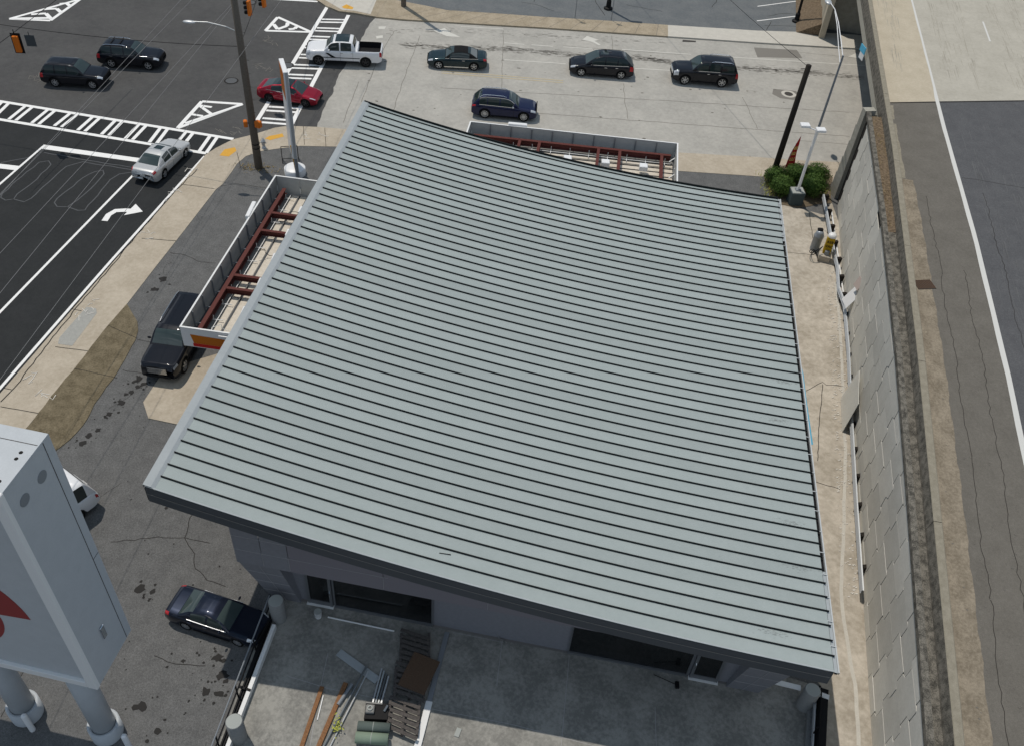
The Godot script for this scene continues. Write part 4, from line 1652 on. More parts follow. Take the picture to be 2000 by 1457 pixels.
	# bright line along the side windows
	if c.has("trim"):
		for sd in [1.0, -1.0]:
			var s := st()
			var ff: float = c.trim[0]
			while ff < c.trim[1] - 0.01:
				var fn: float = minf(ff + 0.15, c.trim[1])
				var ga: Array = gring.call(ff)
				var gb: Array = gring.call(fn)
				bar(s, Vector3(sd * (ga[0].x + 0.008), ga[0].y + 0.012, z0 + ff), Vector3(sd * (gb[0].x + 0.008), gb[0].y + 0.012, z0 + fn), 0.03, 0.03)
				if c.get("trim_top", false):
					bar(s, Vector3(sd * (ga[2].x + 0.006), ga[2].y - 0.01, z0 + ff), Vector3(sd * (gb[2].x + 0.006), gb[2].y - 0.01, z0 + fn), 0.025, 0.025)
				ff = fn
			obj("window_trim", s, M.chrome, root)
	if c.has("rails"):
		for sd in [1.0, -1.0]:
			var s := st()
			var a: float = c.rails[0]
			var b: float = c.rails[1]
			var pts := []
			for k in 9:
				var t := k / 8.0
				var f := lerpf(a, b, t)
				var g: Array = gring.call(f)
				pts.append(Vector3(sd * (g[3].x + 0.0), g[3].y + 0.02 + 0.05 * minf(1.0, minf(t, 1.0 - t) * 8.0), z0 + f))
			path_tube(s, pts, 0.022, 6)
			obj("roof_rail", s, M.chrome if c.get("rail_chrome", true) else M.black_trim, root)
		if c.has("bars"):
			for f in c.bars:
				var s := st()
				var g: Array = gring.call(f)
				bar(s, Vector3(-g[3].x, g[3].y + 0.075, z0 + f), Vector3(g[3].x, g[3].y + 0.075, z0 + f), 0.06, 0.03)
				obj("roof_bar", s, M.black_trim, root)
	# mirrors, handles
	for sd in [1.0, -1.0]:
		var s := st(true)
		var fm2 := f1 + 0.42 * (f2 - f1) + 0.1
		var wv: float = half.call(fm2)
		ellipsoid(s, Vector3(sd * (wv + 0.08), belt.call(fm2) + 0.10, z0 + fm2), Vector3(0.11, 0.075, 0.06))
		obj("mirror", s, pm if not c.get("mirror_chrome", false) else M.chrome, root)
	for sd in [1.0, -1.0]:
		for f in c.get("handles", []):
			var s := st()
			var w2: float = half.call(f)
			box(s, Vector3(sd * (w2 * 0.985 + 0.012), lerpf(clear, belt.call(f), 0.82), z0 + f), Vector3(0.03, 0.03, 0.2))
			obj("door_handle", s, M.chrome if c.get("handle_chrome", true) else pm, root)
	# seams of the doors
	for sd in [1.0, -1.0]:
		for f in c.get("seams", []):
			var s := st()
			var rg: Array = ring.call(f)
			for j in 4:
				bar(s, Vector3(sd * (rg[j].x + 0.001), rg[j].y, z0 + f), Vector3(sd * (rg[j + 1].x + 0.001), rg[j + 1].y, z0 + f), 0.008, 0.012, Vector3(0, 0, 1))
			obj("door_seam", s, M.black_trim, root)
	# face: grille, plate, lower intake, sills
	var g := st()
	var gw: float = c.get("grille_w", 0.62) * hw
	var gy: float = c.get("grille_y", 0.62)
	var gh: float = c.get("grille_h", 0.22)
	bevel_box(g, Vector3(0, gy, z0 - 0.004), Vector3(gw * 2, gh, 0.06), 0.02)
	var gp := obj("grille", g, M[c.get("grille_m", "black_trim")], root)
	if c.has("slats"):
		for k in c.slats:
			g = st()
			box(g, Vector3(0, gy - gh * 0.4 + gh * 0.8 * k / maxf(1.0, c.slats - 1.0), z0 - 0.038), Vector3(gw * 1.9, gh * 0.06, 0.012))
			obj("grille_slat", g, M.chrome, gp)
	g = st()
	bevel_box(g, Vector3(0, clear + 0.16, z0 + 0.0), Vector3(hw * 1.3, 0.14, 0.06), 0.02)
	obj("intake", g, M.black_trim, root)
	g = st()
	box(g, Vector3(0, c.get("plate_y", 0.55), z0 + L + 0.006), Vector3(0.34, 0.17, 0.02))
	obj("number_plate", g, M.plate, root)
	for sd in [1.0, -1.0]:
		g = st()
		bar(g, Vector3(sd * hw * 0.965, clear + 0.03, z0 + fo + arch + 0.05), Vector3(sd * hw * 0.965, clear + 0.03, z0 + fo + wb - arch - 0.05), 0.06, 0.07)
		obj("sill", g, M[c.get("sill_m", "black_trim")], root)
	g = st()
	box(g, Vector3(0, clear + 0.16, z0 + L * 0.5), Vector3(hw * 1.5, 0.28, L - 0.5))
	obj("underbody", g, M.black_trim, root)
	# wheels
	var tyre := st(true)
	var tw: float = c.get("tw", 0.23)
	var bs := Basis(Vector3(0, 1, 0), Vector3(1, 0, 0), Vector3(0, 0, -1))
	lathe(tyre, Vector3.ZERO, [[r * 0.68, -tw / 2], [r * 0.93, -tw / 2], [r, -tw / 2 + 0.035], [r, tw / 2 - 0.035], [r * 0.93, tw / 2], [r * 0.68, tw / 2]], 22, bs)
	tyre.generate_normals()
	var tm := tyre.commit()
	var rim := st()
	lathe(rim, Vector3(0, 0, 0), [[r * 0.70, tw / 2 - 0.01], [r * 0.62, tw / 2 - 0.015], [r * 0.60, tw / 2 - 0.06]], 22, bs)
	lathe(rim, Vector3(0, 0, 0), [[r * 0.14, tw / 2 - 0.01], [0.0, tw / 2 - 0.005]], 12, bs)
	var ns: int = c.get("spokes", 5)
	for k in ns:
		var a := TAU * k / ns
		var dv := Vector3(0, cos(a), sin(a))
		bar(rim, Vector3(tw / 2 - 0.02, 0, 0) + dv * r * 0.08, Vector3(tw / 2 - 0.03, 0, 0) + dv * r * 0.64, 0.42 * r / sqrt(ns), 0.035, Vector3.RIGHT)
	rim.generate_normals()
	var rm := rim.commit()
	var disc := st()
	lathe(disc, Vector3.ZERO, [[r * 0.68, tw / 2 - 0.07], [0.0, tw / 2 - 0.07]], 18, bs)
	disc.generate_normals()
	var dm := disc.commit()
	for f in wheels:
		for sd in [1.0, -1.0]:
			var w := MeshInstance3D.new()
			w.mesh = tm
			w.material_override = M.tyre
			w.name = "wheel"
			root.add_child(w, true)
			w.position = Vector3(sd * (hw - tw / 2 - 0.015), r, z0 + f)
			w.rotation.y = 0.0 if sd > 0 else PI
			var e := MeshInstance3D.new()
			e.mesh = rm
			e.name = "rim"
			e.material_override = M[c.get("rim", "rim")]
			w.add_child(e, true)
			e = MeshInstance3D.new()
			e.mesh = dm
			e.name = "brake_disc"
			e.material_override = M.black_trim
			w.add_child(e, true)
	return root

func ellipsoid(s: SurfaceTool, c: Vector3, r: Vector3, n := 10):
	for i in n:
		for k in 6:
			var p := []
			for e in [[i, k], [i + 1, k], [i + 1, k + 1], [i, k + 1]]:
				var a: float = TAU * e[0] / n
				var b: float = -PI / 2 + PI * e[1] / 6.0
				p.append(c + Vector3(cos(a) * cos(b) * r.x, sin(b) * r.y, sin(a) * cos(b) * r.z))
			if k > 0:
				tri(s, p[0], p[1], p[2])
			if k < 5:
				tri(s, p[0], p[2], p[3])

# place by the midpoint between the two near-side wheels; side is +1 if the right-hand wheels are the near ones
func park(c: Dictionary, mx: float, mz: float, yaw_deg: float, side: float, sc: float, y := STREET + 0.02) -> Node3D:
	var yaw := deg_to_rad(yaw_deg)
	var rightv := Vector3(cos(yaw), 0, -sin(yaw))
	var at: Vector3 = Vector3(mx, y, mz) - rightv * side * (c.W * 0.5 - 0.02) * sc
	return vehicle(c, at, yaw, sc)

func suv(d: Dictionary) -> Dictionary:
	var c := {"cat": "suv", "L": 4.85, "W": 1.98, "H": 1.80, "wb": 2.85, "fo": 0.92, "r": 0.38, "clear": 0.30, "tw": 0.26,
		"top": [[0, 0.78], [0.06, 0.92], [0.25, 1.02], [0.9, 1.09], [1.5, 1.13], [2.4, 1.15], [4.4, 1.17], [4.75, 1.12], [4.85, 0.95]],
		"cab": [1.42, 2.15, 4.28, 4.80], "windows": [[1.75, 2.62], [2.72, 3.55], [3.66, 4.38]], "lamps": [[0.05, 0.42, 3, 4], [4.55, 4.80, 2, 3]],
		"tumble": 0.74, "handles": [2.75, 3.65], "seams": [1.62, 2.67, 3.58], "grille_y": 0.80, "grille_h": 0.26, "plate_y": 0.85, "paint": "car_black", "nose": 0.16, "tail": 0.10}
	for k in d:
		c[k] = d[k]
	return c

func sedan(d: Dictionary) -> Dictionary:
	var c := {"cat": "car", "L": 4.90, "W": 1.85, "H": 1.46, "wb": 2.80, "fo": 0.95, "r": 0.33, "clear": 0.22, "tw": 0.22,
		"top": [[0, 0.56], [0.06, 0.68], [0.3, 0.78], [1.0, 0.90], [1.45, 0.96], [2.4, 0.97], [3.9, 1.02], [4.6, 1.03], [4.82, 0.98], [4.90, 0.80]],
		"cab": [1.32, 2.10, 3.30, 4.15], "windows": [[1.72, 2.52], [2.62, 3.42]], "lamps": [[0.06, 0.42, 3, 4], [4.58, 4.84, 3, 4]],
		"tumble": 0.68, "handles": [2.62, 3.45], "seams": [1.55, 2.57, 3.45], "grille_y": 0.58, "grille_h": 0.14, "plate_y": 0.68, "paint": "car_silver", "nose": 0.20, "tail": 0.14}
	for k in d:
		c[k] = d[k]
	return c

func build_vehicles():
	park(suv({"name": "suv", "label": "boxy black SUV without a roof rack in the intersection", "tumble": 0.76, "spokes": 7, "handle_chrome": false,
		"top": [[0, 0.80], [0.05, 0.96], [0.25, 1.06], [1.3, 1.12], [2.4, 1.14], [4.6, 1.16], [4.78, 1.1], [4.85, 0.9]], "grille_w": 0.7}), -34.89, -62.86, -86.7, 1.0, 0.97)
	park(suv({"name": "suv", "label": "black SUV with silver roof rails and crossbars in the intersection", "rails": [2.5, 4.2], "bars": [3.0, 3.7], "trim": [1.8, 4.3], "H": 1.74, "handle_chrome": true, "spokes": 5}), -32.01, -66.62, -87.3, 1.0, 1.0)
	park(sedan({"name": "sedan", "label": "silver sedan with a dark sunroof crossing the zebra stripes", "sunroof": [2.2, 2.75], "clear_rear": true, "handle_chrome": false, "rim": "rim"}), -24.09, -53.46, -10.9, 1.0, 1.0)
	var pk := park(suv({"name": "pickup_truck", "cat": "pickup truck", "label": "white crew-cab pickup truck with a black open bed", "L": 5.90, "W": 2.03, "H": 1.94, "wb": 3.68, "fo": 0.95, "r": 0.41, "clear": 0.40, "paint": "car_white",
		"top": [[0, 0.95], [0.05, 1.10], [0.3, 1.20], [1.5, 1.27], [2.0, 1.29], [3.75, 1.30], [5.8, 1.31], [5.86, 1.30], [5.90, 1.2]], "cab": [1.45, 2.15, 3.62, 3.88], "windows": [[1.78, 2.62], [2.72, 3.55]],
		"lamps": [[0.05, 0.36, 2, 4], [5.72, 5.90, 2, 3]], "bed": [4.02, 5.80], "sunroof": [2.3, 3.4, 1], "handles": [2.8, 3.6], "seams": [1.66, 2.68, 3.66], "grille_w": 0.72, "grille_y": 0.95, "grille_h": 0.3, "rim": "rim_dark", "tumble": 0.78, "sill_m": "black_trim", "plate_y": 0.7, "crown": 0.06}), -16.04, -70.31, 95.9, -1.0, 1.03)
	for sd in [1.0, -1.0]:
		var ps := st()
		box(ps, Vector3(sd * 1.020, 0.72, -0.1), Vector3(0.006, 0.05, 3.0))
		quad(ps, Vector3(sd * 1.022, 1.08, -1.25), Vector3(sd * 1.022, 1.08, -1.02), Vector3(sd * 1.022, 0.74, -0.45), Vector3(sd * 1.022, 0.74, -0.8))
		obj("side_stripe", ps, M.black_trim, pk)
	park(sedan({"name": "convertible", "label": "dark green convertible with a closed black fabric roof", "L": 4.65, "H": 1.39, "wb": 2.75, "fo": 0.88, "paint": "car_green", "soft": true, "trim": [1.4, 3.95],
		"top": [[0, 0.56], [0.06, 0.68], [0.3, 0.78], [1.0, 0.88], [1.45, 0.93], [2.4, 0.94], [3.7, 0.98], [4.4, 0.98], [4.58, 0.93], [4.65, 0.75]], "cab": [1.35, 2.08, 3.1, 3.92], "windows": [[1.75, 3.25]], "lamps": [[0.06, 0.42, 3, 4], [4.36, 4.60, 3, 4]],
		"seams": [1.55, 3.0], "handles": [2.8], "sill_m": "chrome", "r": 0.34}), -6.86, -71.52, 95.0, -1.0, 1.05)
	park(suv({"name": "wagon", "cat": "car", "label": "glossy black wagon with a long arched window line", "L": 4.95, "W": 1.92, "H": 1.66, "wb": 3.1, "fo": 0.9, "r": 0.35, "clear": 0.22,
		"top": [[0, 0.60], [0.06, 0.72], [0.3, 0.83], [1.1, 0.97], [1.5, 1.01], [2.5, 1.03], [4.5, 1.10], [4.85, 1.08], [4.95, 0.85]], "cab": [1.15, 2.2, 4.1, 4.88], "windows": [[1.65, 2.65], [2.73, 3.6], [3.68, 4.45]], "lamps": [[0.05, 0.40, 3, 4], [4.62, 4.90, 2, 3]],
		"trim": [1.6, 4.5], "trim_top": false, "sunroof": [2.3, 2.9], "spokes": 5, "nose": 0.22, "grille_y": 0.62, "grille_h": 0.2, "handles": [2.75, 3.6]}), 5.09, -72.47, 92.1, -1.0, 1.07)
	park(suv({"name": "suv", "label": "large black SUV with chrome window frame on the cross street", "L": 5.15, "W": 2.04, "H": 1.89, "wb": 2.95, "fo": 1.0, "r": 0.41, "clear": 0.32, "trim": [1.8, 3.65], "rails": [2.9, 4.6], "spokes": 6,
		"top": [[0, 0.85], [0.05, 1.0], [0.25, 1.13], [1.2, 1.20], [1.6, 1.22], [2.6, 1.24], [4.8, 1.25], [5.08, 1.2], [5.15, 1.0]], "cab": [1.45, 2.15, 4.72, 5.10], "windows": [[1.78, 2.7], [2.8, 3.62], [3.78, 4.75]], "lamps": [[0.05, 0.42, 2, 4], [4.92, 5.12, 2, 3]], "tumble": 0.77,
		"grille_m": "chrome", "grille_y": 0.85}), 13.61, -72.67, 91.9, -1.0, 1.05)
	park(suv({"name": "crossover", "cat": "suv", "label": "dark blue crossover driving past the front canopy", "L": 4.67, "W": 1.90, "H": 1.64, "wb": 2.81, "fo": 0.88, "r": 0.37, "clear": 0.24, "paint": "car_blue", "trim": [1.6, 4.1], "trim_top": true, "rails": [2.2, 4.1], "spokes": 10, "mirror_chrome": true,
		"top": [[0, 0.66], [0.06, 0.80], [0.3, 0.90], [1.2, 1.00], [1.6, 1.03], [2.6, 1.05], [4.2, 1.08], [4.57, 1.04], [4.67, 0.85]], "cab": [1.25, 2.05, 3.95, 4.60], "windows": [[1.66, 2.6], [2.68, 3.5], [3.56, 4.12]], "lamps": [[0.05, 0.40, 3, 4], [4.36, 4.62, 3, 4]], "tumble": 0.70, "handle_chrome": false}), -2.39, -64.0, -89.5, 1.0, 1.06)
	park(sedan({"name": "sedan", "label": "red sedan with a dark glass roof behind the blade sign", "L": 4.69, "W": 1.85, "H": 1.44, "wb": 2.87, "fo": 0.84, "paint": "car_red", "sunroof": [2.0, 3.3, 1], "trim": [1.6, 3.9], "r": 0.34, "rim": "rim_dark", "clear_rear": true,
		"top": [[0, 0.55], [0.06, 0.66], [0.3, 0.76], [1.0, 0.90], [1.4, 0.95], [2.4, 0.97], [3.9, 1.03], [4.45, 1.05], [4.62, 1.0], [4.69, 0.8]], "cab": [1.05, 1.95, 3.1, 4.3], "windows": [[1.5, 2.4], [2.48, 3.5]], "lamps": [[0.10, 0.5, 4, 4], [4.4, 4.64, 3, 4]], "grille_h": 0.04, "grille_y": 0.42}), -18.84, -63.31, -96.8, 1.0, 1.0)
	# parked on the station's own ground
	park(suv({"name": "suv", "label": "long black SUV with chrome mesh grille parked beside the side canopy", "L": 5.70, "W": 2.05, "H": 1.89, "wb": 3.30, "fo": 1.05, "r": 0.42, "clear": 0.30, "rails": [2.6, 5.2], "spokes": 6,
		"top": [[0, 0.92], [0.05, 1.06], [0.22, 1.16], [1.2, 1.22], [1.6, 1.24], [2.6, 1.25], [5.3, 1.26], [5.62, 1.2], [5.70, 1.0]], "cab": [1.5, 2.2, 5.25, 5.65], "windows": [[1.85, 2.75], [2.85, 3.75], [3.9, 5.2]], "lamps": [[0.10, 0.46, 3, 3], [5.45, 5.66, 2, 3]], "tumble": 0.78,
		"slats": 7, "grille_w": 0.52, "grille_y": 0.86, "grille_h": 0.40, "handles": [2.8, 3.7]}), -17.1, -35.75, 176.5, -1.0, 1.0, 0.02)
	park(sedan({"name": "sedan", "label": "dark navy sedan parked nose-in against the terrace railing", "paint": "car_navy", "trim": [1.5, 3.6], "clear_rear": true, "H": 1.45, "spokes": 7, "handle_chrome": false}), -11.32, -19.0, -103.0, 1.0, 0.84, -0.015)
	park(suv({"name": "van", "cat": "van", "label": "white van parked behind the tall sign cabinet", "paint": "car_white", "L": 5.2, "W": 2.02, "H": 2.02, "wb": 3.05, "r": 0.36, "tumble": 0.87, "tail": 0.07,
		"top": [[0, 0.75], [0.05, 0.88], [0.3, 1.0], [1.3, 1.10], [2.4, 1.13], [4.9, 1.15], [5.1, 1.1], [5.2, 0.9]], "cab": [1.3, 2.15, 4.75, 5.15], "windows": [[1.75, 2.7], [2.8, 3.7], [3.8, 4.7]], "lamps": [[0.05, 0.42, 3, 4], [5.02, 5.17, 2, 2]]}), -19.62, -22.75, 148.0, -1.0, 1.0, -0.015)

# ---------------------------------------------------------------- poles, wires, signals, signs
func wire(called: String, label: String, a: Vector3, b: Vector3, sag: float, r: float, m: String, group := ""):
	var s := st()
	var pts := []
	for i in 21:
		var t := i / 20.0
		pts.append(a.lerp(b, t) - Vector3(0, sag * 4.0 * t * (1.0 - t), 0))
	path_tube(s, pts, r, 5)
	var o := obj(called, s, M[m])
	tag(o, label, "wire", group)

func signal_head(at: Vector3, yaw: float, label: String, backplate: bool):
	var o := thing("traffic_signal", label, "traffic light", at, yaw)
	var s := st()
	if backplate:
		box(s, Vector3(0, 0, 0.0), Vector3(0.62, 1.35, 0.03))
		obj("backplate", s, M.signal_black, o)
	s = st()
	bevel_box(s, Vector3(0, 0, 0.12), Vector3(0.36, 1.06, 0.20), 0.03)
	obj("housing", s, M.signal_orange, o)
	for k in 3:
		s = st()
		tube(s, Vector3(0, 0.34 - k * 0.34, -0.02), Vector3(0, 0.30 - k * 0.34, -0.26), 0.14, 0.14, 12, false)
		obj("visor", s, M.signal_black, o)
	s = st()
	tube(s, Vector3(0, 0.66, 0.1), Vector3(0, 0.95, 0.1), 0.03, 0.03, 8)
	obj("hanger", s, M.signal_black, o)

func build_street_furniture():
	# timber utility pole with street lamp arm
	var p := thing("utility_pole", "tall weathered grey timber utility pole beside the corner hydrant", "utility pole", Vector3(-18.62, 0, -54.19))
	var s := st(true)
	tube(s, Vector3(0, -0.1, 0), Vector3(-0.12, 15.5, -0.15), 0.27, 0.18, 18)
	obj("shaft", s, M.timber_pole, p)
	for y in [1.55, 1.85]:
		s = st()
		lathe(s, Vector3(0, y, -0.02), [[0.262, 0.0], [0.275, 0.005], [0.275, 0.06], [0.262, 0.065]], 16)
		obj("strap", s, M.signal_black, p)
	s = st()
	for k in 7:
		tube(s, Vector3(0.2, 4.2 + k * 0.9, 0.02), Vector3(0.36, 4.2 + k * 0.9, 0.04), 0.012, 0.012, 5)
	obj("step_bolts", s, M.iron, p)
	s = st()
	path_tube(s, [Vector3(-0.1, 9.55, -0.05), Vector3(-0.8, 9.85, 0.0), Vector3(-1.9, 10.05, 0.05), Vector3(-2.75, 10.02, 0.1)], 0.035, 8)
	obj("lamp_arm", s, M.galvanised, p)
	s = st(true)
	ellipsoid(s, Vector3(-3.0, 9.98, 0.1), Vector3(0.42, 0.1, 0.18), 14)
	obj("lamp_head", s, M.galvanised, p)
	for e in [[-0.34, 0.0, 0.35], [0.38, -0.05, -0.35]]:
		s = st()
		bevel_box(s, Vector3(e[0] * 1.15 - 0.05, 3.4, 0.1 + e[1]), Vector3(0.42 if e[0] > 0 else 0.26, 0.42, 0.36), 0.05, Basis(Vector3.UP, e[2]))
		obj("pedestrian_signal", s, M.signal_orange, p)
		s = st()
		bar(s, Vector3(e[0] * 0.3, 3.4, 0.05), Vector3(e[0], 3.4, 0.06), 0.05, 0.05)
		obj("signal_bracket", s, M.signal_black, p)
	# litter of dead leaves and weeds round the foot
	s = st()
	for i in 260:
		var a := rng.randf() * TAU
		var d := 0.25 + absf(rng.randfn(0.0, 0.45))
		var q := Vector3(-18.8 + cos(a) * d * 1.5, 0.01, -54.1 + sin(a) * d * 0.6)
		var u := Vector3(rng.randf_range(-0.08, 0.08), rng.randf_range(0.01, 0.10), rng.randf_range(-0.08, 0.08))
		tri(s, q, q + u, q + Vector3(u.z, 0.01, -u.x))
	var w := obj("leaf_litter", s, M.dry_leaf)
	tag(w, "dead leaves scattered round the foot of the timber utility pole", "leaves")
	w.set_meta("kind", "stuff")
	# overhead lines
	var cs := [["thin pale overhead cable furthest from the sidewalk, over the avenue", [-21.83, 10.0, -90.0], [-24.8, 10.0, -20.0]], ["thin pale overhead cable running close beside its twin over the avenue", [-20.2, 10.0, -90.0], [-25.3, 10.0, -20.0]],
		["single pale overhead cable over the middle lanes of the avenue", [-17.26, 10.0, -90.0], [-23.27, 10.0, -18.0]], ["single pale overhead cable over the turning lane with the arrow", [-18.44, 10.0, -90.0], [-21.6, 10.0, -15.0]], ["pale overhead cable passing above the silver sedan and the kerb", [-16.3, 10.0, -75.0], [-19.5, 10.0, -10.0]]]
	for e in cs:
		var a: Array = e[1]
		var b: Array = e[2]
		wire("power_line", e[0], Vector3(a[0], a[1], a[2]), Vector3(b[0], b[1], b[2]), 0.12, 0.011, "cable", "overhead cables along the avenue")
	wire("span_wire", "dark span wire strung from the timber pole to the black-backed signal", Vector3(-18.7, 8.65, -54.2), Vector3(-39.0, 7.6, -56.9), 0.35, 0.02, "cable_dark")
	wire("span_wire", "dark span wire above the hatched island beyond the two SUVs", Vector3(-34.3, 7.5, -51.5), Vector3(-33.0, 7.5, -66.0), 0.05, 0.02, "cable_dark")
	wire("span_wire", "dark span wire running from the timber pole over the cross street", Vector3(-18.7, 8.8, -54.4), Vector3(-22.6, 8.6, -82.0), 0.5, 0.02, "cable_dark")
	wire("service_cable", "thin dark cable sagging from the creosoted pole across the cross street", Vector3(17.5, 8.65, -58.9), Vector3(4.0, 9.5, -98.0), 0.8, 0.016, "cable_dark")
	signal_head(Vector3(-33.95, 6.7, -55.8), 0.1, "orange traffic signal with black backplate hanging on the span wire", true)
	var sg := thing("street_sign", "blank grey sign back hanging beside the black-backed signal", "sign", Vector3(-33.15, 6.85, -56.0), 0.1)
	s = st()
	box(s, Vector3.ZERO, Vector3(0.62, 0.75, 0.02))
	obj("panel", s, M.sign_back, sg)
	s = st()
	tube(s, Vector3(0, 0.36, 0), Vector3(0, 0.6, 0), 0.02, 0.02, 6)
	obj("hanger", s, M.signal_black, sg)
	signal_head(Vector3(-21.1, 6.9, -63.9), 1.35, "orange traffic signal hanging right beside the timber pole", false)
	signal_head(Vector3(-20.5, 6.9, -65.5), 1.35, "orange traffic signal hanging over the cross street, farther along the wire", false)
	# hydrant
	var h := thing("fire_hydrant", "silver fire hydrant on the corner sidewalk", "hydrant", Vector3(-18.94, 0, -56.79))
	s = st(true)
	lathe(s, Vector3.ZERO, [[0.17, 0.0], [0.17, 0.04], [0.115, 0.05], [0.11, 0.5], [0.16, 0.52], [0.16, 0.56], [0.12, 0.58], [0.10, 0.66], [0.05, 0.72], [0.035, 0.73], [0.035, 0.78], [0.0, 0.78]], 14)
	obj("barrel", s, M.hydrant_silver, h)
	for e in [[1, 0, 0.055], [-1, 0, 0.055], [0, 1, 0.075]]:
		s = st()
		tube(s, Vector3(0, 0.42, 0), Vector3(e[0] * 0.2, 0.42, e[1] * 0.2), e[2], e[2], 10)
		obj("nozzle", s, M.hydrant_silver, h)
	# blade sign on a round white base
	var bsn := thing("blade_sign", "tall narrow white sign with orange face edge-on, on a round white base", "sign", Vector3(-16.05, 0, -53.95), 0.384)
	s = st(true)
	lathe(s, Vector3.ZERO, [[0.72, -0.02], [0.72, 0.42], [0.67, 0.46], [0.0, 0.46]], 24)
	obj("base", s, M.white_metal, bsn)
	s = st()
	tube(s, Vector3(0.05, 0.0, 0.80), Vector3(0.05, 1.8, 0.80), 0.12, 0.12, 12)
	obj("pole", s, M.grey_metal, bsn)
	s = st()
	bevel_box(s, Vector3(0, 4.75, 0.0), Vector3(0.30, 6.1, 1.96), 0.02)
	obj("cabinet", s, M.white_metal, bsn)
	s = st()
	box(s, Vector3(-0.156, 6.75, 0.0), Vector3(0.01, 1.8, 1.8))
	obj("orange_face", s, M.band_orange, bsn)
	s = st()
	box(s, Vector3(0.03, 4.75, 0.986), Vector3(0.18, 6.0, 0.01))
	obj("edge_channel", s, M.galvanised, bsn)
	s = st()
	bar(s, Vector3(0.02, 0.45, 0.25), Vector3(-0.17, 2.6, 0.80), 0.10, 0.04)
	obj("yellow_strip", s, M.paint_yellow, bsn)
	# A-frame stand
	var af := thing("sign_stand", "black tube A-frame sign stand beside the blade sign", "sign stand", Vector3(-16.75, 0, -55.5), 0.3)
	for x in [-0.55, 0.55]:
		s = st()
		tube(s, Vector3(x, 0, -0.35), Vector3(x, 1.1, 0), 0.025, 0.025, 6)
		tube(s, Vector3(x, 0, 0.35), Vector3(x, 1.1, 0), 0.025, 0.025, 6)
		tube(s, Vector3(x, 0.3, -0.25), Vector3(x, 0.3, 0.25), 0.02, 0.02, 6)
		obj("leg_frame", s, M.signal_black, af)
	s = st()
	tube(s, Vector3(-0.55, 1.1, 0), Vector3(0.55, 1.1, 0), 0.025, 0.025, 6)
	tube(s, Vector3(-0.55, 0.3, 0.25), Vector3(0.55, 0.3, 0.25), 0.02, 0.02, 6)
	obj("crossbar", s, M.signal_black, af)
	# large sign cabinet beside the terrace
	var F := Vector3(-12.45, 0, -13.58)
	var ps := thing("pylon_sign", "tall white sign cabinet with a red emblem on two thick pale posts", "sign", F, -0.137)
	# local: front faces +z, right edge at x = 0, top 16.0, bottom 6.0, depth 2.2
	s = st()
	box(s, Vector3(-4.2, 11.0, -1.15), Vector3(8.38, 9.97, 2.1))
	obj("cabinet", s, M.pylon_white, ps)
	s = st()
	box(s, Vector3(-4.2, 11.0, -0.096), Vector3(7.72, 9.42, 0.012))
	obj("face_panel", s, M.pylon_white, ps)
	s = st()
	box(s, Vector3(-4.2, 15.992, -1.15), Vector3(8.37, 0.014, 2.09))
	obj("top_sheet", s, M.pylon_white, ps)
	for e in [[-0.17, 11.0, 0.34, 10.0], [-8.23, 11.0, 0.34, 10.0]]:
		s = st()
		bevel_box(s, Vector3(e[0], e[1], -0.06), Vector3(e[2], e[3], 0.18), 0.02)
		obj("frame_bar", s, M.white_trim, ps)
	for y in [6.15, 15.85]:
		s = st()
		bevel_box(s, Vector3(-4.2, y, -0.06), Vector3(7.70, 0.3, 0.17), 0.02)
		obj("frame_bar", s, M.white_trim, ps)
	s = st()
	box(s, Vector3(-0.008, 11.0, -1.9), Vector3(0.016, 9.9, 0.016))
	box(s, Vector3(-0.008, 10.6, -2.05), Vector3(0.012, 0.016, 0.28))
	obj("cabinet_seam", s, M.iron, ps)
	s = st()
	box(s, Vector3(-4.2, 15.995, -1.75), Vector3(8.3, 0.02, 0.02))
	obj("cabinet_seam", s, M.iron, ps)
	for z in [-0.55, -1.25]:
		s = st()
		tube(s, Vector3(-0.02, 15.1, z * 1.15), Vector3(0.004, 15.1, z * 1.15), 0.19, 0.19, 18)
		obj("port_cover", s, M.grey_metal, ps)
	for z in [-0.4, -1.1, -1.3]:
		s = st()
		tube(s, Vector3(-0.28 + z * 0.03, 15.99, z * 1.1), Vector3(-0.28 + z * 0.03, 16.004, z * 1.1), 0.055, 0.055, 10)
		obj("lifting_hole", s, M.ink, ps)
	s = st()
	bevel_box(s, Vector3(0.02, 7.75, -1.1), Vector3(0.06, 0.6, 0.2), 0.02)
	obj("latch", s, M.chrome, ps)
	# rayed red emblem on the face: wedges fanning from the lower middle
	var ec := Vector2(-4.4, 9.25)
	for ray in [[6.0, 44.0, 3.15], [47.0, 88.0, 3.15], [92.0, 133.0, 3.15], [136.0, 174.0, 3.15], [-44.0, 1.0, 2.05], [179.0, 224.0, 2.05]]:
		s = st()
		var a0 := deg_to_rad(ray[0])
		var a1 := deg_to_rad(ray[1])
		var n := 7
		for i in n:
			var b0 := lerpf(a0, a1, float(i) / n)
			var b1 := lerpf(a0, a1, float(i + 1) / n)
			var r0 := 0.55
			var r1: float = ray[2]
			quad(s, Vector3(ec.x + cos(b0) * r0, ec.y + sin(b0) * r0, -0.086), Vector3(ec.x + cos(b1) * r0, ec.y + sin(b1) * r0, -0.086), Vector3(ec.x + cos(b1) * r1, ec.y + sin(b1) * r1, -0.086), Vector3(ec.x + cos(b0) * r1, ec.y + sin(b0) * r1, -0.086))
		obj("emblem_ray", s, M.emblem_red, ps)
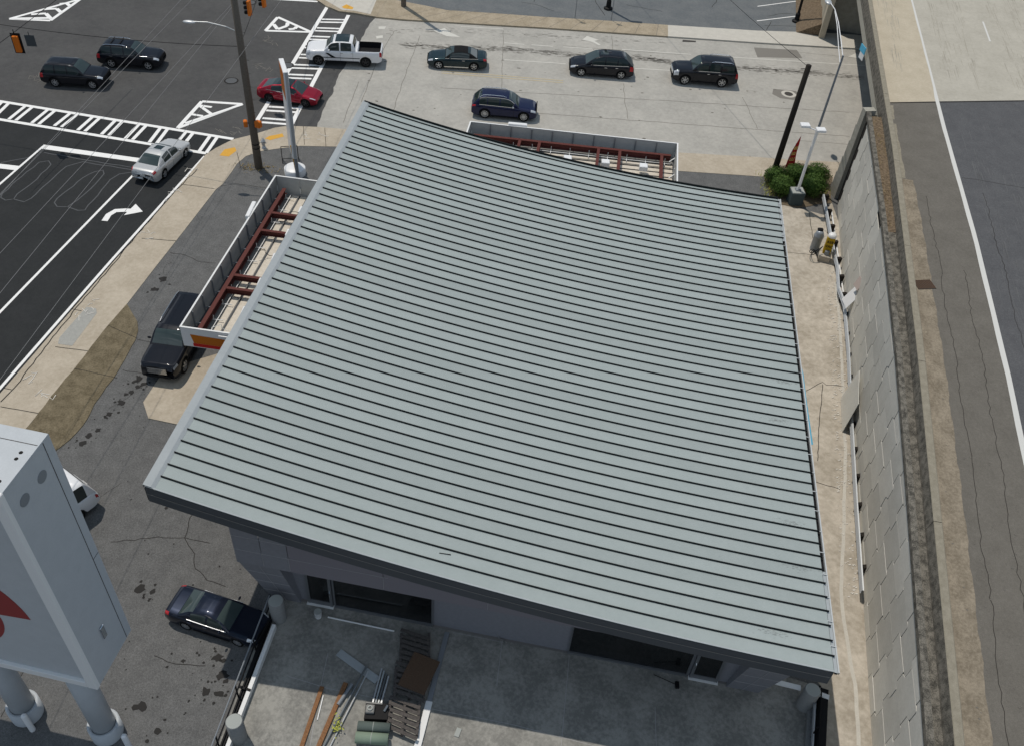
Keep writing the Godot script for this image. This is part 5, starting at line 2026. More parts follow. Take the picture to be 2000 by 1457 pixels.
	for x in [-1.72, -5.0]:
		s = st(true)
		tube(s, Vector3(x, 0, -0.95), Vector3(x, 6.1, -0.95), 0.43, 0.43, 28)
		obj("post", s, M.pylon_white, ps)
		s = st(true)
		lathe(s, Vector3(x, 0, -0.95), [[0.58, 0.0], [0.58, 0.75], [0.45, 0.75], [0.435, 0.68]], 24)
		obj("post_sleeve", s, M.pylon_white, ps)
	for e in [[-12.95, -14.18, "white pipe bollard standing beside the sign post nearest the terrace"], [-16.82, -14.59, "white pipe bollard standing between the two sign posts"]]:
		var bo := thing("bollard", e[2], "bollard", Vector3(e[0], -0.02, e[1]), 0, "white bollards round the sign posts")
		s = st(true)
		lathe(s, Vector3.ZERO, [[0.11, 0.0], [0.11, 1.12], [0.08, 1.19], [0.0, 1.21]], 14)
		obj("pipe", s, M.white_metal, bo)
	# lamp standards and poles in the far lot
	for e in [[5.88, -86.57, 7.5, 0.16, "thick black lamp post standing in the far parking lot"], [23.82, -87.63, 8.0, 0.13, "black lamp post with stepped base by the bridge bank"]]:
		var lp := thing("lamp_post", e[4], "lamp post", Vector3(e[0], 0, e[1]))
		s = st()
		lathe(s, Vector3.ZERO, [[0.42, 0.0], [0.42, 0.12], [0.24, 0.2], [0.22, 0.75], [e[3], 0.85]], 12)
		obj("base", s, M.signal_black, lp)
		s = st()
		tube(s, Vector3(0, 0.8, 0), Vector3(0, e[2], 0), e[3], e[3] * 0.7, 12)
		obj("shaft", s, M.signal_black, lp)
		s = st()
		bevel_box(s, Vector3(0.45, e[2], 0), Vector3(1.0, 0.16, 0.5), 0.04)
		obj("head", s, M.signal_black, lp)
	for e in [[2.78, -83.68, "thin sign pole on the far sidewalk next to the brown paving"], [6.13, -83.97, "thin sign pole on the far sidewalk beside the pale slab"]]:
		var lp := thing("sign_pole", e[2], "sign", Vector3(e[0], 0, e[1]))
		s = st()
		tube(s, Vector3.ZERO, Vector3(0, 2.9, 0), 0.035, 0.035, 8)
		obj("pole", s, M.grey_metal, lp)
		s = st()
		box(s, Vector3(0, 2.6, 0.045), Vector3(0.45, 0.6, 0.02))
		obj("panel", s, M.sign_back, lp)
	var up := thing("utility_pole", "bare timber pole beyond the cross street casting a long diagonal shadow", "utility pole", Vector3(-12.9, 0, -82.9))
	s = st()
	tube(s, Vector3(0, 0, 0), Vector3(0, 13.2, 0), 0.24, 0.17, 14)
	obj("shaft", s, M.timber_pole, up)
	s = st()
	bar(s, Vector3(-1.1, 12.6, 0), Vector3(1.1, 12.6, 0), 0.12, 0.12)
	obj("crossarm", s, M.timber_pole, up)

# ---------------------------------------------------------------- east side: bed, light pole, air machine, guard rail
func leaf_bush(called: String, label: String, at: Vector3, r: Vector3):
	var o := thing(called, label, "shrub", at, 0, "clipped shrubs round the light pole")
	var s := st()
	for k in 6:
		var a := TAU * k / 6
		tube(s, Vector3(cos(a) * 0.08, 0, sin(a) * 0.08), Vector3(cos(a) * r.x * 0.55, r.y * 0.9, sin(a) * r.z * 0.55), 0.025, 0.01, 5, false)
	obj("stems", s, M.dark_timber, o)
	var ss := [st(), st(), st()]
	for i in 3000:
		var d := Vector3(rng.randfn(0, 1), rng.randfn(0, 1), rng.randfn(0, 1)).normalized()
		if d.y < -0.75:
			continue
		var k := 1.0 + rng.randfn(-0.04, 0.09)
		k *= 1.0 + 0.10 * sin(d.x * 6.0 + r.x * 15.0) * sin(d.z * 7.0 + r.z * 9.0) + 0.06 * sin(d.y * 11.0 + r.y * 20.0)
		var q := Vector3(d.x * r.x * k, r.y * 0.98 + d.y * r.y * k, d.z * r.z * k)
		var t := d.cross(Vector3(rng.randfn(0, 1), rng.randfn(0, 1), rng.randfn(0, 1))).normalized()
		var b := d.cross(t).normalized()
		var l := rng.randf_range(0.035, 0.075)
		t = (t + d * rng.randf_range(-0.2, 0.9)).normalized() * l
		b = (b + d * rng.randf_range(-0.4, 0.4)).normalized() * l * 0.55
		var dst: SurfaceTool = ss[rng.randi() % 3]
		quad(dst, q - t, q + b, q + t, q - b)
	for k in 3:
		obj("foliage", ss[k], M["leaf%d" % k], o)
	s = st(true)
	ellipsoid(s, Vector3(0, r.y * 0.98, 0), r * 0.72, 12)
	obj("inner_foliage", s, M.leaf2, o)

func build_east_side():
	leaf_bush("shrub", "clipped green shrub in front of the creosoted pole", Vector3(17.75, 0, -56.9), Vector3(0.82, 0.72, 0.76))
	leaf_bush("shrub", "clipped green shrub at the foot of the creosoted pole, behind another", Vector3(17.5, 0, -58.3), Vector3(0.78, 0.66, 0.7))
	leaf_bush("shrub", "clipped green shrub beside the red feather banner", Vector3(19.0, 0, -58.8), Vector3(0.8, 0.68, 0.72))
	leaf_bush("shrub", "clipped green shrub nearest the retaining wall, behind another", Vector3(20.5, 0, -58.9), Vector3(0.92, 0.75, 0.8))
	leaf_bush("shrub", "clipped green shrub between the concrete pedestal and the guard rail", Vector3(19.95, 0, -57.2), Vector3(0.96, 0.8, 0.86))
	var s := st()
	for i in 300:
		var c := Vector2(16.9, -57.5) + Vector2(rng.randfn(0, 0.3), rng.randfn(0, 1.1))
		if i % 4 == 0:
			c = Vector2(21.0, -57.9) + Vector2(rng.randfn(0, 0.3), rng.randfn(0, 0.5))
		var q := Vector3(c.x, 0.01, c.y)
		var u := Vector3(rng.randf_range(-0.12, 0.12), rng.randf_range(0.05, 0.28), rng.randf_range(-0.12, 0.12))
		tri(s, q, q + u, q + Vector3(u.z * 0.4, 0.01, -u.x * 0.4))
	var w := obj("weeds", s, M.leaf_pale)
	tag(w, "straggly yellow-green weeds round the edge of the planting bed", "weeds")
	w.set_meta("kind", "stuff")
	# creosoted pole
	var p := thing("utility_pole", "short black creosoted timber pole rising from the shrubs", "utility pole", Vector3(17.45, 0, -58.87))
	s = st(true)
	tube(s, Vector3(0, 0, 0), Vector3(0.15, 8.75, 0.1), 0.22, 0.18, 14)
	obj("shaft", s, M.dark_timber, p)
	s = st()
	tube(s, Vector3(0.1, 8.5, 0.1), Vector3(-0.3, 8.45, 0.1), 0.03, 0.03, 8)
	obj("wire_bracket", s, M.iron, p)
	# two-headed lot light on a concrete pedestal
	var lp := thing("lot_light", "white lot light with two square heads on a concrete pedestal", "lamp post", Vector3(18.62, 0, -56.05), 0.1)
	s = st()
	bevel_box(s, Vector3(0, 0.48, 0), Vector3(0.95, 0.98, 0.90), 0.05)
	obj("pedestal", s, M.pedestal, lp)
	s = st()
	bevel_box(s, Vector3(0, 0.99, 0), Vector3(0.88, 0.05, 0.82), 0.03)
	obj("pedestal_top", s, M.pedestal_edge, lp)
	s = st()
	bevel_box(s, Vector3(0, 1.05, 0), Vector3(0.38, 0.1, 0.38), 0.02)
	obj("base_plate", s, M.grey_metal, lp)
	s = st()
	box(s, Vector3(0, 3.3, 0), Vector3(0.15, 4.6, 0.15))
	obj("shaft", s, M.white_metal, lp)
	s = st()
	bar(s, Vector3(0, 5.58, 0), Vector3(-0.55, 5.6, -0.4), 0.05, 0.05)
	bar(s, Vector3(0, 5.56, 0), Vector3(0.1, 5.58, 0.1), 0.05, 0.05)
	obj("arm", s, M.white_metal, lp)
	for e in [[-0.72, 5.68, -0.5], [0.22, 5.66, 0.0]]:
		s = st()
		bevel_box(s, Vector3(e[0], e[1], e[2]), Vector3(0.62, 0.16, 0.5), 0.03)
		obj("lamp_head", s, M.white_metal, lp)
	# street lamp behind it
	var sl := thing("street_lamp", "slim grey street lamp with a long curved double arm over the cross street", "lamp post", Vector3(19.5, 0, -58.8))
	s = st()
	tube(s, Vector3(0, 0, 0), Vector3(0.1, 9.6, 0.0), 0.11, 0.065, 12)
	obj("shaft", s, M.grey_metal, sl)
	s = st()
	path_tube(s, [Vector3(0.1, 9.5, 0.0), Vector3(0.2, 9.8, -1.5), Vector3(0.4, 10.1, -4.0), Vector3(0.5, 10.2, -6.0), Vector3(0.45, 10.15, -7.2)], 0.03, 7)
	path_tube(s, [Vector3(0.08, 9.0, 0.0), Vector3(0.15, 9.4, -1.5), Vector3(0.35, 9.95, -4.0), Vector3(0.48, 10.15, -5.8)], 0.028, 7)
	obj("arm", s, M.white_metal, sl)
	s = st(true)
	ellipsoid(s, Vector3(0.35, 10.1, -7.5), Vector3(0.25, 0.11, 0.45), 12)
	obj("lamp_head", s, M.galvanised, sl)
	# feather banner
	var fb := thing("feather_banner", "red feather banner with yellow lettering standing among the shrubs", "banner", Vector3(18.25, 0, -59.4), 0.1)
	s = st()
	path_tube(s, [Vector3(0, 0, 0), Vector3(0.2, 2.2, 0), Vector3(0.48, 3.25, 0), Vector3(0.62, 3.4, 0)], 0.014, 6)
	obj("rod", s, M.white_metal, fb)
	s = st(true)
	var ed := []
	for i in 13:
		var t := i / 12.0
		var y := lerpf(0.65, 3.3, t)
		var x0 := lerpf(0.04, 0.5, t * t)
		ed.append([Vector3(x0, y, 0.02 * sin(t * 9.0)), Vector3(x0 + lerpf(0.66, 0.02, pow(t, 1.4)), y + 0.06, 0.05 * sin(t * 9.0 + 1.0))])
	for i in 12:
		quad(s, ed[i][0], ed[i + 1][0], ed[i + 1][1], ed[i][1])
	obj("sail", s, M.banner_red, fb)
	s = st()
	for i in [0, 1]:
		quad(s, ed[i][0] + Vector3(0.16, 0, 0.06), ed[i + 1][0] + Vector3(0.2, 0, 0.06), ed[i + 1][1] + Vector3(-0.16, 0, 0.06), ed[i][1] + Vector3(-0.1, 0, 0.06))
	for i in [3, 5, 7]:
		for k in 3:
			var a: Vector3 = ed[i][0].lerp(ed[i][1], 0.2 + 0.22 * k) + Vector3(0, 0, 0.06)
			bar(s, a, a + Vector3(0.06, 0.24, 0.0), 0.05, 0.012, Vector3(0, 0, 1))
		var c0: Vector3 = ed[i][0].lerp(ed[i][1], 0.2) + Vector3(0, 0.02, 0.06)
		var c1: Vector3 = ed[i][0].lerp(ed[i][1], 0.75) + Vector3(0, 0.02, 0.06)
		bar(s, c0, c1, 0.05, 0.014, Vector3(0, 0, 1))
	obj("lettering", s, M.banner_yellow, fb)
	# guard rail
	var gr := thing("guard_rail", "dented galvanised guard rail on timber blocks below the retaining wall", "guard rail")
	var path := [Vector2(20.55, -56.3), Vector2(20.3, -53.0), Vector2(20.1, -50.5), Vector2(19.95, -48.0), Vector2(19.6, -45.8), Vector2(19.65, -44.2), Vector2(19.05, -40.0), Vector2(18.33, -35.83), Vector2(17.7, -32.0), Vector2(17.17, -28.74), Vector2(16.41, -23.76)]
	for k in path.size() - 1:
		var a: Vector2 = path[k]
		var b: Vector2 = path[k + 1]
		var d := (b - a).normalized()
		var nrm := Vector2(-d.y, d.x)
		s = st()
		var prof := [[0.0, 0.40], [-0.06, 0.47], [0.0, 0.54], [0.0, 0.58], [-0.06, 0.65], [0.0, 0.72], [0.05, 0.74]]
		for e in prof.size() - 1:
			var n0: Vector2 = nrm * -prof[e][0]
			var n1: Vector2 = nrm * -prof[e + 1][0]
			quad(s, Vector3(a.x + n0.x, prof[e][1], a.y + n0.y), Vector3(b.x + n0.x, prof[e][1], b.y + n0.y), Vector3(b.x + n1.x, prof[e + 1][1], b.y + n1.y), Vector3(a.x + n1.x, prof[e + 1][1], a.y + n1.y))
		obj("rail", s, M.galvanised, gr)
	var total := 0.0
	for k in path.size() - 1:
		var a: Vector2 = path[k]
		var b: Vector2 = path[k + 1]
		var d := (b - a).normalized()
		var nrm := Vector2(d.y, -d.x) * -1.0
		var l := a.distance_to(b)
		var x := fposmod(-total, 1.85)
		while x < l:
			var q := a + d * x + nrm * -0.24
			s = st()
			box(s, Vector3(q.x, 0.33, q.y), Vector3(0.30, 0.72, 0.2), Basis(Vector3.UP, 0.2 + rng.randf_range(-0.1, 0.1)))
			obj("block_post", s, M.dark_timber, gr)
			x += 1.85
		total += l
	s = st()
	path_tube(s, [Vector3(21.0, 0.25, -55.0), Vector3(20.5, 0.3, -50.5), Vector3(19.95, 0.2, -45.0), Vector3(18.75, 0.25, -36.5), Vector3(17.5, 0.2, -28.8)], 0.05, 7)
	w = obj("pipe", s, M.white_metal)
	tag(w, "long white pipe lying between guard rail and retaining wall", "pipe")
	# a strip of debris at the foot of the wall
	s = st()
	for i in 420:
		var ss := rng.randf_range(3, 34)
		var q := HP(ss, -rng.randf_range(0.05, 0.9), 0)
		q.y = 0.0
		var rr := rng.randf_range(0.02, 0.09)
		tri(s, q, q + Vector3(rr, rng.randf_range(0, 0.05), 0), q + Vector3(0, 0.02, rr))
		tri(s, q, q + Vector3(0, 0.02, rr), q + Vector3(-rr, 0.0, 0.02))
	w = obj("debris", s, M.chalk)
	tag(w, "pale rubble and litter along the foot of the retaining wall", "rubble")
	w.set_meta("kind", "stuff")
	# sign on two channel posts against the wall
	var sp := thing("road_sign", "white sign on two steel channel posts by the retaining wall", "sign", Vector3(19.8, 0, -43.6), -1.4)
	for x in [-0.22, 0.22]:
		s = st()
		box(s, Vector3(x, 2.15, -0.1 + x * 0.3), Vector3(0.07, 4.3, 0.06))
		obj("post", s, M.pipe_steel, sp)
	s = st()
	box(s, Vector3(0, 1.75, 0.22), Vector3(0.80, 1.2, 0.02), Basis(Vector3.RIGHT, -0.5))
	obj("panel", s, M.white_metal, sp)
	s = st()
	box(s, Vector3(0.0, 2.75, 0.12), Vector3(0.6, 0.65, 0.02), Basis(Vector3.RIGHT, -0.3))
	obj("pink_panel", s, pmat("pink_panel", lin(0.5, 0.42, 0.38), 0.6), sp)
	# fallen wall facing sheet
	s = st()
	var q0 := HP(20.6, -0.10, 0)
	var q1 := HP(23.2, -0.12, 0)
	var sh := [Vector3(q0.x - 0.3, 0.02, q0.z), Vector3(q0.x, 2.2, q0.z), Vector3(q1.x, 1.9, q1.z - 0.3), Vector3(q1.x - 0.3, 0.02, q1.z)]
	var sb := []
	for q in sh:
		sb.append(q + Vector3(-0.03, 0, 0))
	quad(s, sh[0], sh[1], sh[2], sh[3])
	quad(s, sb[3], sb[2], sb[1], sb[0])
	for k in 4:
		quad(s, sh[k], sb[k], sb[(k + 1) % 4], sh[(k + 1) % 4])
	w = obj("loose_sheet", s, M.panel2)
	tag(w, "loose pale grey sheet leaning against the retaining wall", "board")
	# air and vacuum machine
	var av := thing("air_machine", "yellow air pump cabinet reading AIR VAC with coiled hoses", "air pump", Vector3(19.62, 0, -49.75), -0.25)
	s = st()
	bevel_box(s, Vector3(-0.05, 0.22, 0.25), Vector3(0.75, 0.44, 0.62), 0.03)
	obj("base", s, M.concrete_strip, av)
	s = st()
	bevel_box(s, Vector3(0, 1.05, 0), Vector3(0.50, 1.25, 0.42), 0.03)
	obj("cabinet", s, M.machine_yellow, av)
	s = st(true)
	lathe(s, Vector3(0, 1.67, 0), [[0.27, 0.0], [0.27, 0.1], [0.2, 0.2], [0.0, 0.24]], 16)
	obj("dome", s, M.white_metal, av)
	for e in [["AIR", 1.35], ["VAC", 1.02]]:
		var tmesh := TextMesh.new()
		tmesh.text = e[0]
		var fnt := SystemFont.new()
		fnt.font_names = PackedStringArray(["Droid Sans"])
		fnt.font_weight = 700
		tmesh.font = fnt
		tmesh.font_size = 32
		tmesh.pixel_size = 0.0078
		tmesh.depth = 0.012
		var mi := MeshInstance3D.new()
		mi.mesh = tmesh
		mi.material_override = M.ink
		mi.name = "lettering"
		av.add_child(mi, true)
		mi.position = Vector3(0, e[1], 0.22)
	s = st()
	bevel_box(s, Vector3(0.02, 0.6, 0.3), Vector3(0.28, 0.3, 0.2), 0.03)
	obj("coin_box", s, M.grey_metal, av)
	for k in 2:
		s = st()
		var pts := []
		for i in 25:
			var t := i / 24.0
			pts.append(Vector3(-0.35 - 0.55 * sin(t * PI) - 0.25 * k * sin(t * TAU), 0.9 * (1.0 - t) * (1.0 - t) + 0.04, 0.2 + 0.5 * sin(t * TAU * (1.0 + k * 0.3))))
		path_tube(s, pts, 0.025, 6)
		obj("hose", s, M.tyre, av)
	var vc := thing("vacuum", "grey round vacuum canister with a domed lid next to the AIR VAC cabinet", "vacuum", Vector3(19.1, 0, -50.6))
	s = st(true)
	lathe(s, Vector3.ZERO, [[0.30, 0.0], [0.30, 1.0], [0.33, 1.02], [0.33, 1.12], [0.28, 1.2], [0.26, 1.3], [0.2, 1.42], [0.0, 1.46]], 18)
	obj("drum", s, M.vac_grey, vc)
	s = st()
	bevel_box(s, Vector3(0, 1.5, -0.1), Vector3(0.34, 0.14, 0.24), 0.03)
	obj("motor_cover", s, M.signal_black, vc)
	# sign on the bridge
	var bs := thing("bridge_sign", "small blue and white sign hanging on the bridge edge", "sign", HP(-11.2, 0.7, -0.25), 0.16)
	s = st()
	box(s, Vector3(-0.25, -0.05, 0), Vector3(0.05, 0.5, 0.9))
	obj("blue_panel", s, M.blue_sign, bs)
	s = st()
	box(s, Vector3(-0.25, -0.55, 0.1), Vector3(0.04, 0.45, 0.7))
	obj("white_panel", s, M.white_metal, bs)

# ---------------------------------------------------------------- terrace: rails, bollards, building rubble
func build_terrace_things():
	for e in [[-8.83, -20.18, "squat grey concrete bollard at the corner pier by the navy sedan"], [13.08, -18.41, "squat grey concrete bollard at the pier next to the driveway"], [-9.1, -15.01, "squat grey concrete bollard at the open end of the terrace railing"]]:
		var b := thing("concrete_bollard", e[2], "bollard", Vector3(e[0], 0, e[1]))
		var s0 := st(true)
		lathe(s0, Vector3.ZERO, [[0.32, 0.0], [0.32, 1.32], [0.29, 1.35]], 22)
		obj("shaft", s0, M.bollard_concrete, b)
		s0 = st()
		lathe(s0, Vector3.ZERO, [[0.29, 1.35], [0.0, 1.362]], 22)
		obj("cap", s0, M.pedestal_edge, b)
	# railing by the sedan
	var rl := thing("railing", "black pipe railing with a white kerb rail beside the navy sedan", "railing")
	var s := st()
	var A := Vector3(-9.22, 0, -20.6)
	var B := Vector3(-9.85, 0, -12.5)
	bar(s, A + Vector3(0.32, 0.15, 0.9), B + Vector3(0.32, 0.15, 0), 0.16, 0.3)
	obj("kerb_rail", s, M.white_trim, rl)
	for y in [0.55, 1.05]:
		s = st()
		tube(s, A + Vector3(0, y, 0), B + Vector3(0, y, 0), 0.03, 0.03, 8)
		obj("pipe_rail", s, M.grey_metal if y > 0.9 else M.black_trim, rl)
	s = st()
	bar(s, A + Vector3(0.1, 0.1, 0), B + Vector3(0.1, 0.1, 0), 0.16, 0.2)
	obj("plinth", s, M.black_trim, rl)
	for k in 5:
		s = st()
		var q := A.lerp(B, k / 4.0)
		tube(s, q, q + Vector3(0, 1.07, 0), 0.035, 0.035, 8)
		obj("post", s, M.black_trim, rl)
	s = st()
	var qq := A.lerp(B, 0.46)
	bar(s, qq + Vector3(-0.05, 0.3, 0), qq + Vector3(0.42, 0.3, 0.12), 0.1, 0.06)
	obj("clamp", s, M.black_trim, rl)
	# railing on the driveway side
	rl = thing("railing", "black pipe railing with grey rails along the driveway side of the terrace", "railing")
	A = Vector3(13.5, 0, -18.75)
	B = Vector3(12.3, 0, -13.5)
	for e in [[-0.16, 0.9, "grey_metal"], [0.0, 0.55, "white_trim"], [0.1, 0.95, "black_trim"]]:
		s = st()
		tube(s, A + Vector3(e[0], e[1], 0), B + Vector3(e[0], e[1], 0), 0.03, 0.03, 8)
		obj("pipe_rail", s, M[e[2]], rl)
	s = st()
	bar(s, A + Vector3(-0.1, 0.1, 0), B + Vector3(-0.1, 0.1, 0), 0.2, 0.2)
	obj("plinth", s, M.bollard_concrete, rl)
	s = st()
	bar(s, A + Vector3(0.25, 0.45, 0), B + Vector3(0.25, 0.45, 0), 0.3, 0.9)
	obj("screen", s, M.black_trim, rl)
	for k in 4:
		s = st()
		var q := A.lerp(B, k / 3.0)
		tube(s, q, q + Vector3(0, 1.07, 0), 0.035, 0.035, 8)
		obj("post", s, M.black_trim, rl)
	s = st()
	bar(s, Vector3(11.75, 0.9, -18.85), Vector3(12.75, 0.9, -18.68), 0.2, 0.07)
	obj("white_bracket", s, M.white_trim, rl)
	s = st()
	bar(s, Vector3(13.45, 0.9, -18.5), Vector3(13.85, 0.9, -18.38), 0.2, 0.07)
	obj("white_bracket", s, M.white_trim, rl)
	# bucket
	var bk := thing("bucket", "white plastic bucket with lid beside the glass door", "bucket", Vector3(-7.22, 0, -20.42))
	s = st(true)
	lathe(s, Vector3.ZERO, [[0.13, 0.0], [0.155, 0.36], [0.165, 0.37], [0.165, 0.4]], 18)
	obj("pail", s, M.white_metal, bk)
	s = st()
	lathe(s, Vector3.ZERO, [[0.165, 0.4], [0.15, 0.405], [0.0, 0.4]], 18)
	obj("lid", s, M.pedestal_edge, bk)
	s = st()
	path_tube(s, [Vector3(-0.16, 0.33, 0), Vector3(-0.12, 0.2, 0.16), Vector3(0, 0.14, 0.2), Vector3(0.12, 0.2, 0.16), Vector3(0.16, 0.33, 0)], 0.008, 5)
	obj("handle", s, M.chrome, bk)
	# pipes and boards
	one_bar("white_pipe", "thin white pipe lying on the terrace below the shop window", "pipe", Vector3(-6.82, 0.04, -20.42), Vector3(-3.94, 0.04, -20.05), 0.07, 0.06, "white_trim")
	one_bar("metal_sheet", "pale grey metal strip lying crooked by the steel pipes", "metal strip", Vector3(-6.05, 0.06, -18.85), Vector3(-4.25, 0.10, -17.75), 0.34, 0.02, "roof_edge")
	one_bar("plank", "rusty brown plank farthest from the pallets", "plank", Vector3(-6.40, 0.05, -17.3), Vector3(-6.72, 0.05, -14.3), 0.16, 0.08, "plank")
	one_bar("plank", "rusty brown plank next to the long steel pipes", "plank", Vector3(-5.5, 0.05, -17.55), Vector3(-6.15, 0.05, -14.3), 0.18, 0.09, "plank")
	one_bar("white_stick", "thin white stick lying against the rusty plank", "stick", Vector3(-6.28, 0.03, -16.95), Vector3(-6.30, 0.03, -15.95), 0.04, 0.03, "white_trim")
	one_bar("steel_pipe", "long steel pipe lying across the grey metal strip", "pipe", Vector3(-4.78, 0.18, -18.3), Vector3(-6.0, 0.05, -14.4), 0.09, 0.07, "pipe_steel")
	one_bar("steel_pipe", "long thin steel pipe touching the rusty plank", "pipe", Vector3(-4.70, 0.12, -18.1), Vector3(-5.75, 0.05, -14.4), 0.06, 0.05, "galvanised")
	one_bar("steel_pipe", "short thick grey pipe between plank and pipes", "pipe", Vector3(-5.24, 0.09, -17.5), Vector3(-5.62, 0.09, -16.6), 0.15, 0.12, "grey_metal")
	for k in 4:
		one_bar("steel_stud", "pale steel stud stacked on edge beside the pallets", "steel stud", Vector3(-4.16 + k * 0.11, 0.12 + 0.02 * (k % 2), -18.25 + 0.1 * k), Vector3(-4.28 + k * 0.11, 0.12, -16.75), 0.06, 0.14, ["galvanised", "roof_edge", "pipe_steel", "galvanised"][k], "steel studs beside the pallets")
	# pallets with plywood
	for e in [[-2.95, -19.25, 0.12, "dark weathered pallet close to the shop front"], [-2.95, -17.75, 0.1, "dark weathered pallet under the brown plywood sheet"], [-2.98, -16.25, 0.05, "dark weathered pallet beside the green rolls"]]:
		var pl := thing("pallet", e[3], "pallet", Vector3(e[0], 0, e[1]), e[2])
		for k in 3:
			s = st()
			box(s, Vector3(-0.58 + k * 0.58, 0.16, 0), Vector3(0.1, 0.24, 1.35))
			obj("stringer", s, M.pallet_wood, pl)
		for k in 6:
			s = st()
			var a := rng.randf_range(-0.05, 0.05)
			box(s, Vector3(0, 0.295, -0.6 + k * 0.24), Vector3(1.3, 0.025, 0.14), Basis(Vector3.UP, a - 0.35))
			obj("slat", s, M.pallet_wood, pl)
	s = st()
	box(s, Vector3(-2.62, 0.36, -18.1), Vector3(1.15, 0.02, 1.55), Basis(Vector3.UP, -0.3))
	var w := obj("plywood_sheet", s, M.plywood)
	tag(w, "brown weathered plywood sheet lying on the pallets", "plywood")
	# white edged ramp
	var rp := thing("ramp_edge", "long pale steel angle edging the terrace slab beside the pallets", "steel edging")
	s = st()
	bar(s, Vector3(-1.72, 0.05, -20.2), Vector3(-2.08, 0.05, -17.1), 0.2, 0.1)
	obj("dark_length", s, M.grey_metal, rp)
	s = st()
	bar(s, Vector3(-2.08, 0.05, -17.09), Vector3(-2.5, 0.05, -13.5), 0.26, 0.1)
	obj("pale_length", s, M.white_trim, rp)
	# pump unit and rolls
	var pu := thing("machine", "black open machine with a round fitting next to the green rolls", "machine", Vector3(-4.05, 0, -16.35), 0.05)
	s = st()
	box(s, Vector3(0, 0.18, 0), Vector3(0.9, 0.36, 0.62))
	obj("tray", s, M.black_trim, pu)
	s = st()
	bevel_box(s, Vector3(-0.25, 0.42, -0.05), Vector3(0.34, 0.16, 0.34), 0.03)
	obj("block", s, M.trim_line, pu)
	s = st()
	lathe(s, Vector3(-0.25, 0.5, -0.05), [[0.11, 0.0], [0.11, 0.05], [0.06, 0.05], [0.06, 0.0]], 16)
	obj("round_fitting", s, M.pedestal_edge, pu)
	s = st()
	bar(s, Vector3(-0.45, 0.38, -0.33), Vector3(0.2, 0.40, -0.3), 0.06, 0.03)
	obj("lip", s, M.trim_line, pu)
	s = st()
	tube(s, Vector3(0.3, 0.4, 0.0), Vector3(0.42, 0.5, -0.2), 0.05, 0.05, 8)
	obj("pipe_stub", s, M.pipe_steel, pu)
	for e in [[-15.75, 0.2, "roll_green", "dull green roll next to the black machine", 0.30], [-15.3, 0.22, "roll_green", "pale green roll beside the dull green one", 0.36]]:
		var ro := thing("roll", e[3], "roll", Vector3(-4.05, 0, e[0]), 0.02)
		s = st(true)
		tube(s, Vector3(-0.62, e[1] + 0.08, 0), Vector3(0.62, e[1] + 0.08, 0), e[1], e[1], 20)
		obj("wound_sheet", s, M[e[2]] if e[4] > 0.33 else pmat("roll_dull", lin(0.10, 0.125, 0.115), 0.8), ro)
		s = st()
		lathe(s, Vector3(-0.02, e[1] + 0.08, 0), [[e[1] + 0.002, -0.012], [e[1] + 0.004, 0.012]], 20, Basis(Vector3(0, 1, 0), Vector3(1, 0, 0), Vector3(0, 0, -1)))
		obj("band", s, M.pedestal_edge, ro)
	# scraps
	s = st()
	for i in 60:
		var q := Vector3(-5.45 + rng.randfn(0, 0.1), rng.randf_range(0.05, 0.3), -15.75 + rng.randfn(0, 0.16))
		var u := Vector3(rng.randf_range(-0.07, 0.07), rng.randf_range(-0.03, 0.06), rng.randf_range(-0.07, 0.07))
		quad(s, q - u, q + Vector3(u.z, 0.02, -u.x) * 0.4, q + u, q - Vector3(u.z, 0.0, -u.x) * 0.4)
	w = obj("leafy_sprig", s, M.leaf_pale)
	tag(w, "yellow-green leafy sprig lying among the steel pipes", "plant")
	s = st()
	bevel_box(s, Vector3(-0.82, 0.02, -15.97), Vector3(0.2, 0.03, 0.36), 0.008, Basis(Vector3.UP, -0.25))
	w = obj("white_tile", s, M.pedestal_edge)
	tag(w, "small white tile lying alone on the sunlit terrace", "tile")
	var br := thing("broom", "dark broom lying on the terrace below the second window", "broom", Vector3(7.87, 0, -18.8), 0.0)
	s = st()
	tube(s, Vector3(-0.9, 0.05, -0.35), Vector3(0, 0.05, 0), 0.016, 0.016, 6)
	obj("stick", s, M.dark_timber, br)
	s = st()
	bevel_box(s, Vector3(0.05, 0.06, 0.02), Vector3(0.16, 0.09, 0.3), 0.02)
	obj("head", s, M.black_trim, br)
	for e in [[-2.3, -20.9, "white"], [0.3, -20.3, "wire"], [2.8, -20.3, "box"]]:
		s = st()
		var pts := []
		for i in 8:
			pts.append(Vector3(e[0] + 0.5 * i / 7.0 + 0.05 * sin(i * 1.7), 0.03 + 0.25 * pow(1.0 - i / 7.0, 2.0), e[1] + 0.06 * sin(i * 2.3) + 0.35 * i / 7.0))
		path_tube(s, pts, 0.02, 5)
		w = obj("loose_cable", s, M.trim_line)
		tag(w, {"white": "bent pale cable at the end of the pallets by the window", "wire": "pale cable end lying in the shade of the overhang", "box": "bent pale cable beside the second shop window"}[e[2]], "cable")

func one_bar(called: String, label: String, cat: String, a: Vector3, b: Vector3, w: float, h: float, m: String, group := ""):
	var s := st()
	if called.ends_with("pipe"):
		tube(s, a, b, w * 0.5, w * 0.5, 12)
	else:
		bar(s, a, b, w, h)
	var o := obj(called, s, M[m])
	tag(o, label, cat, group)

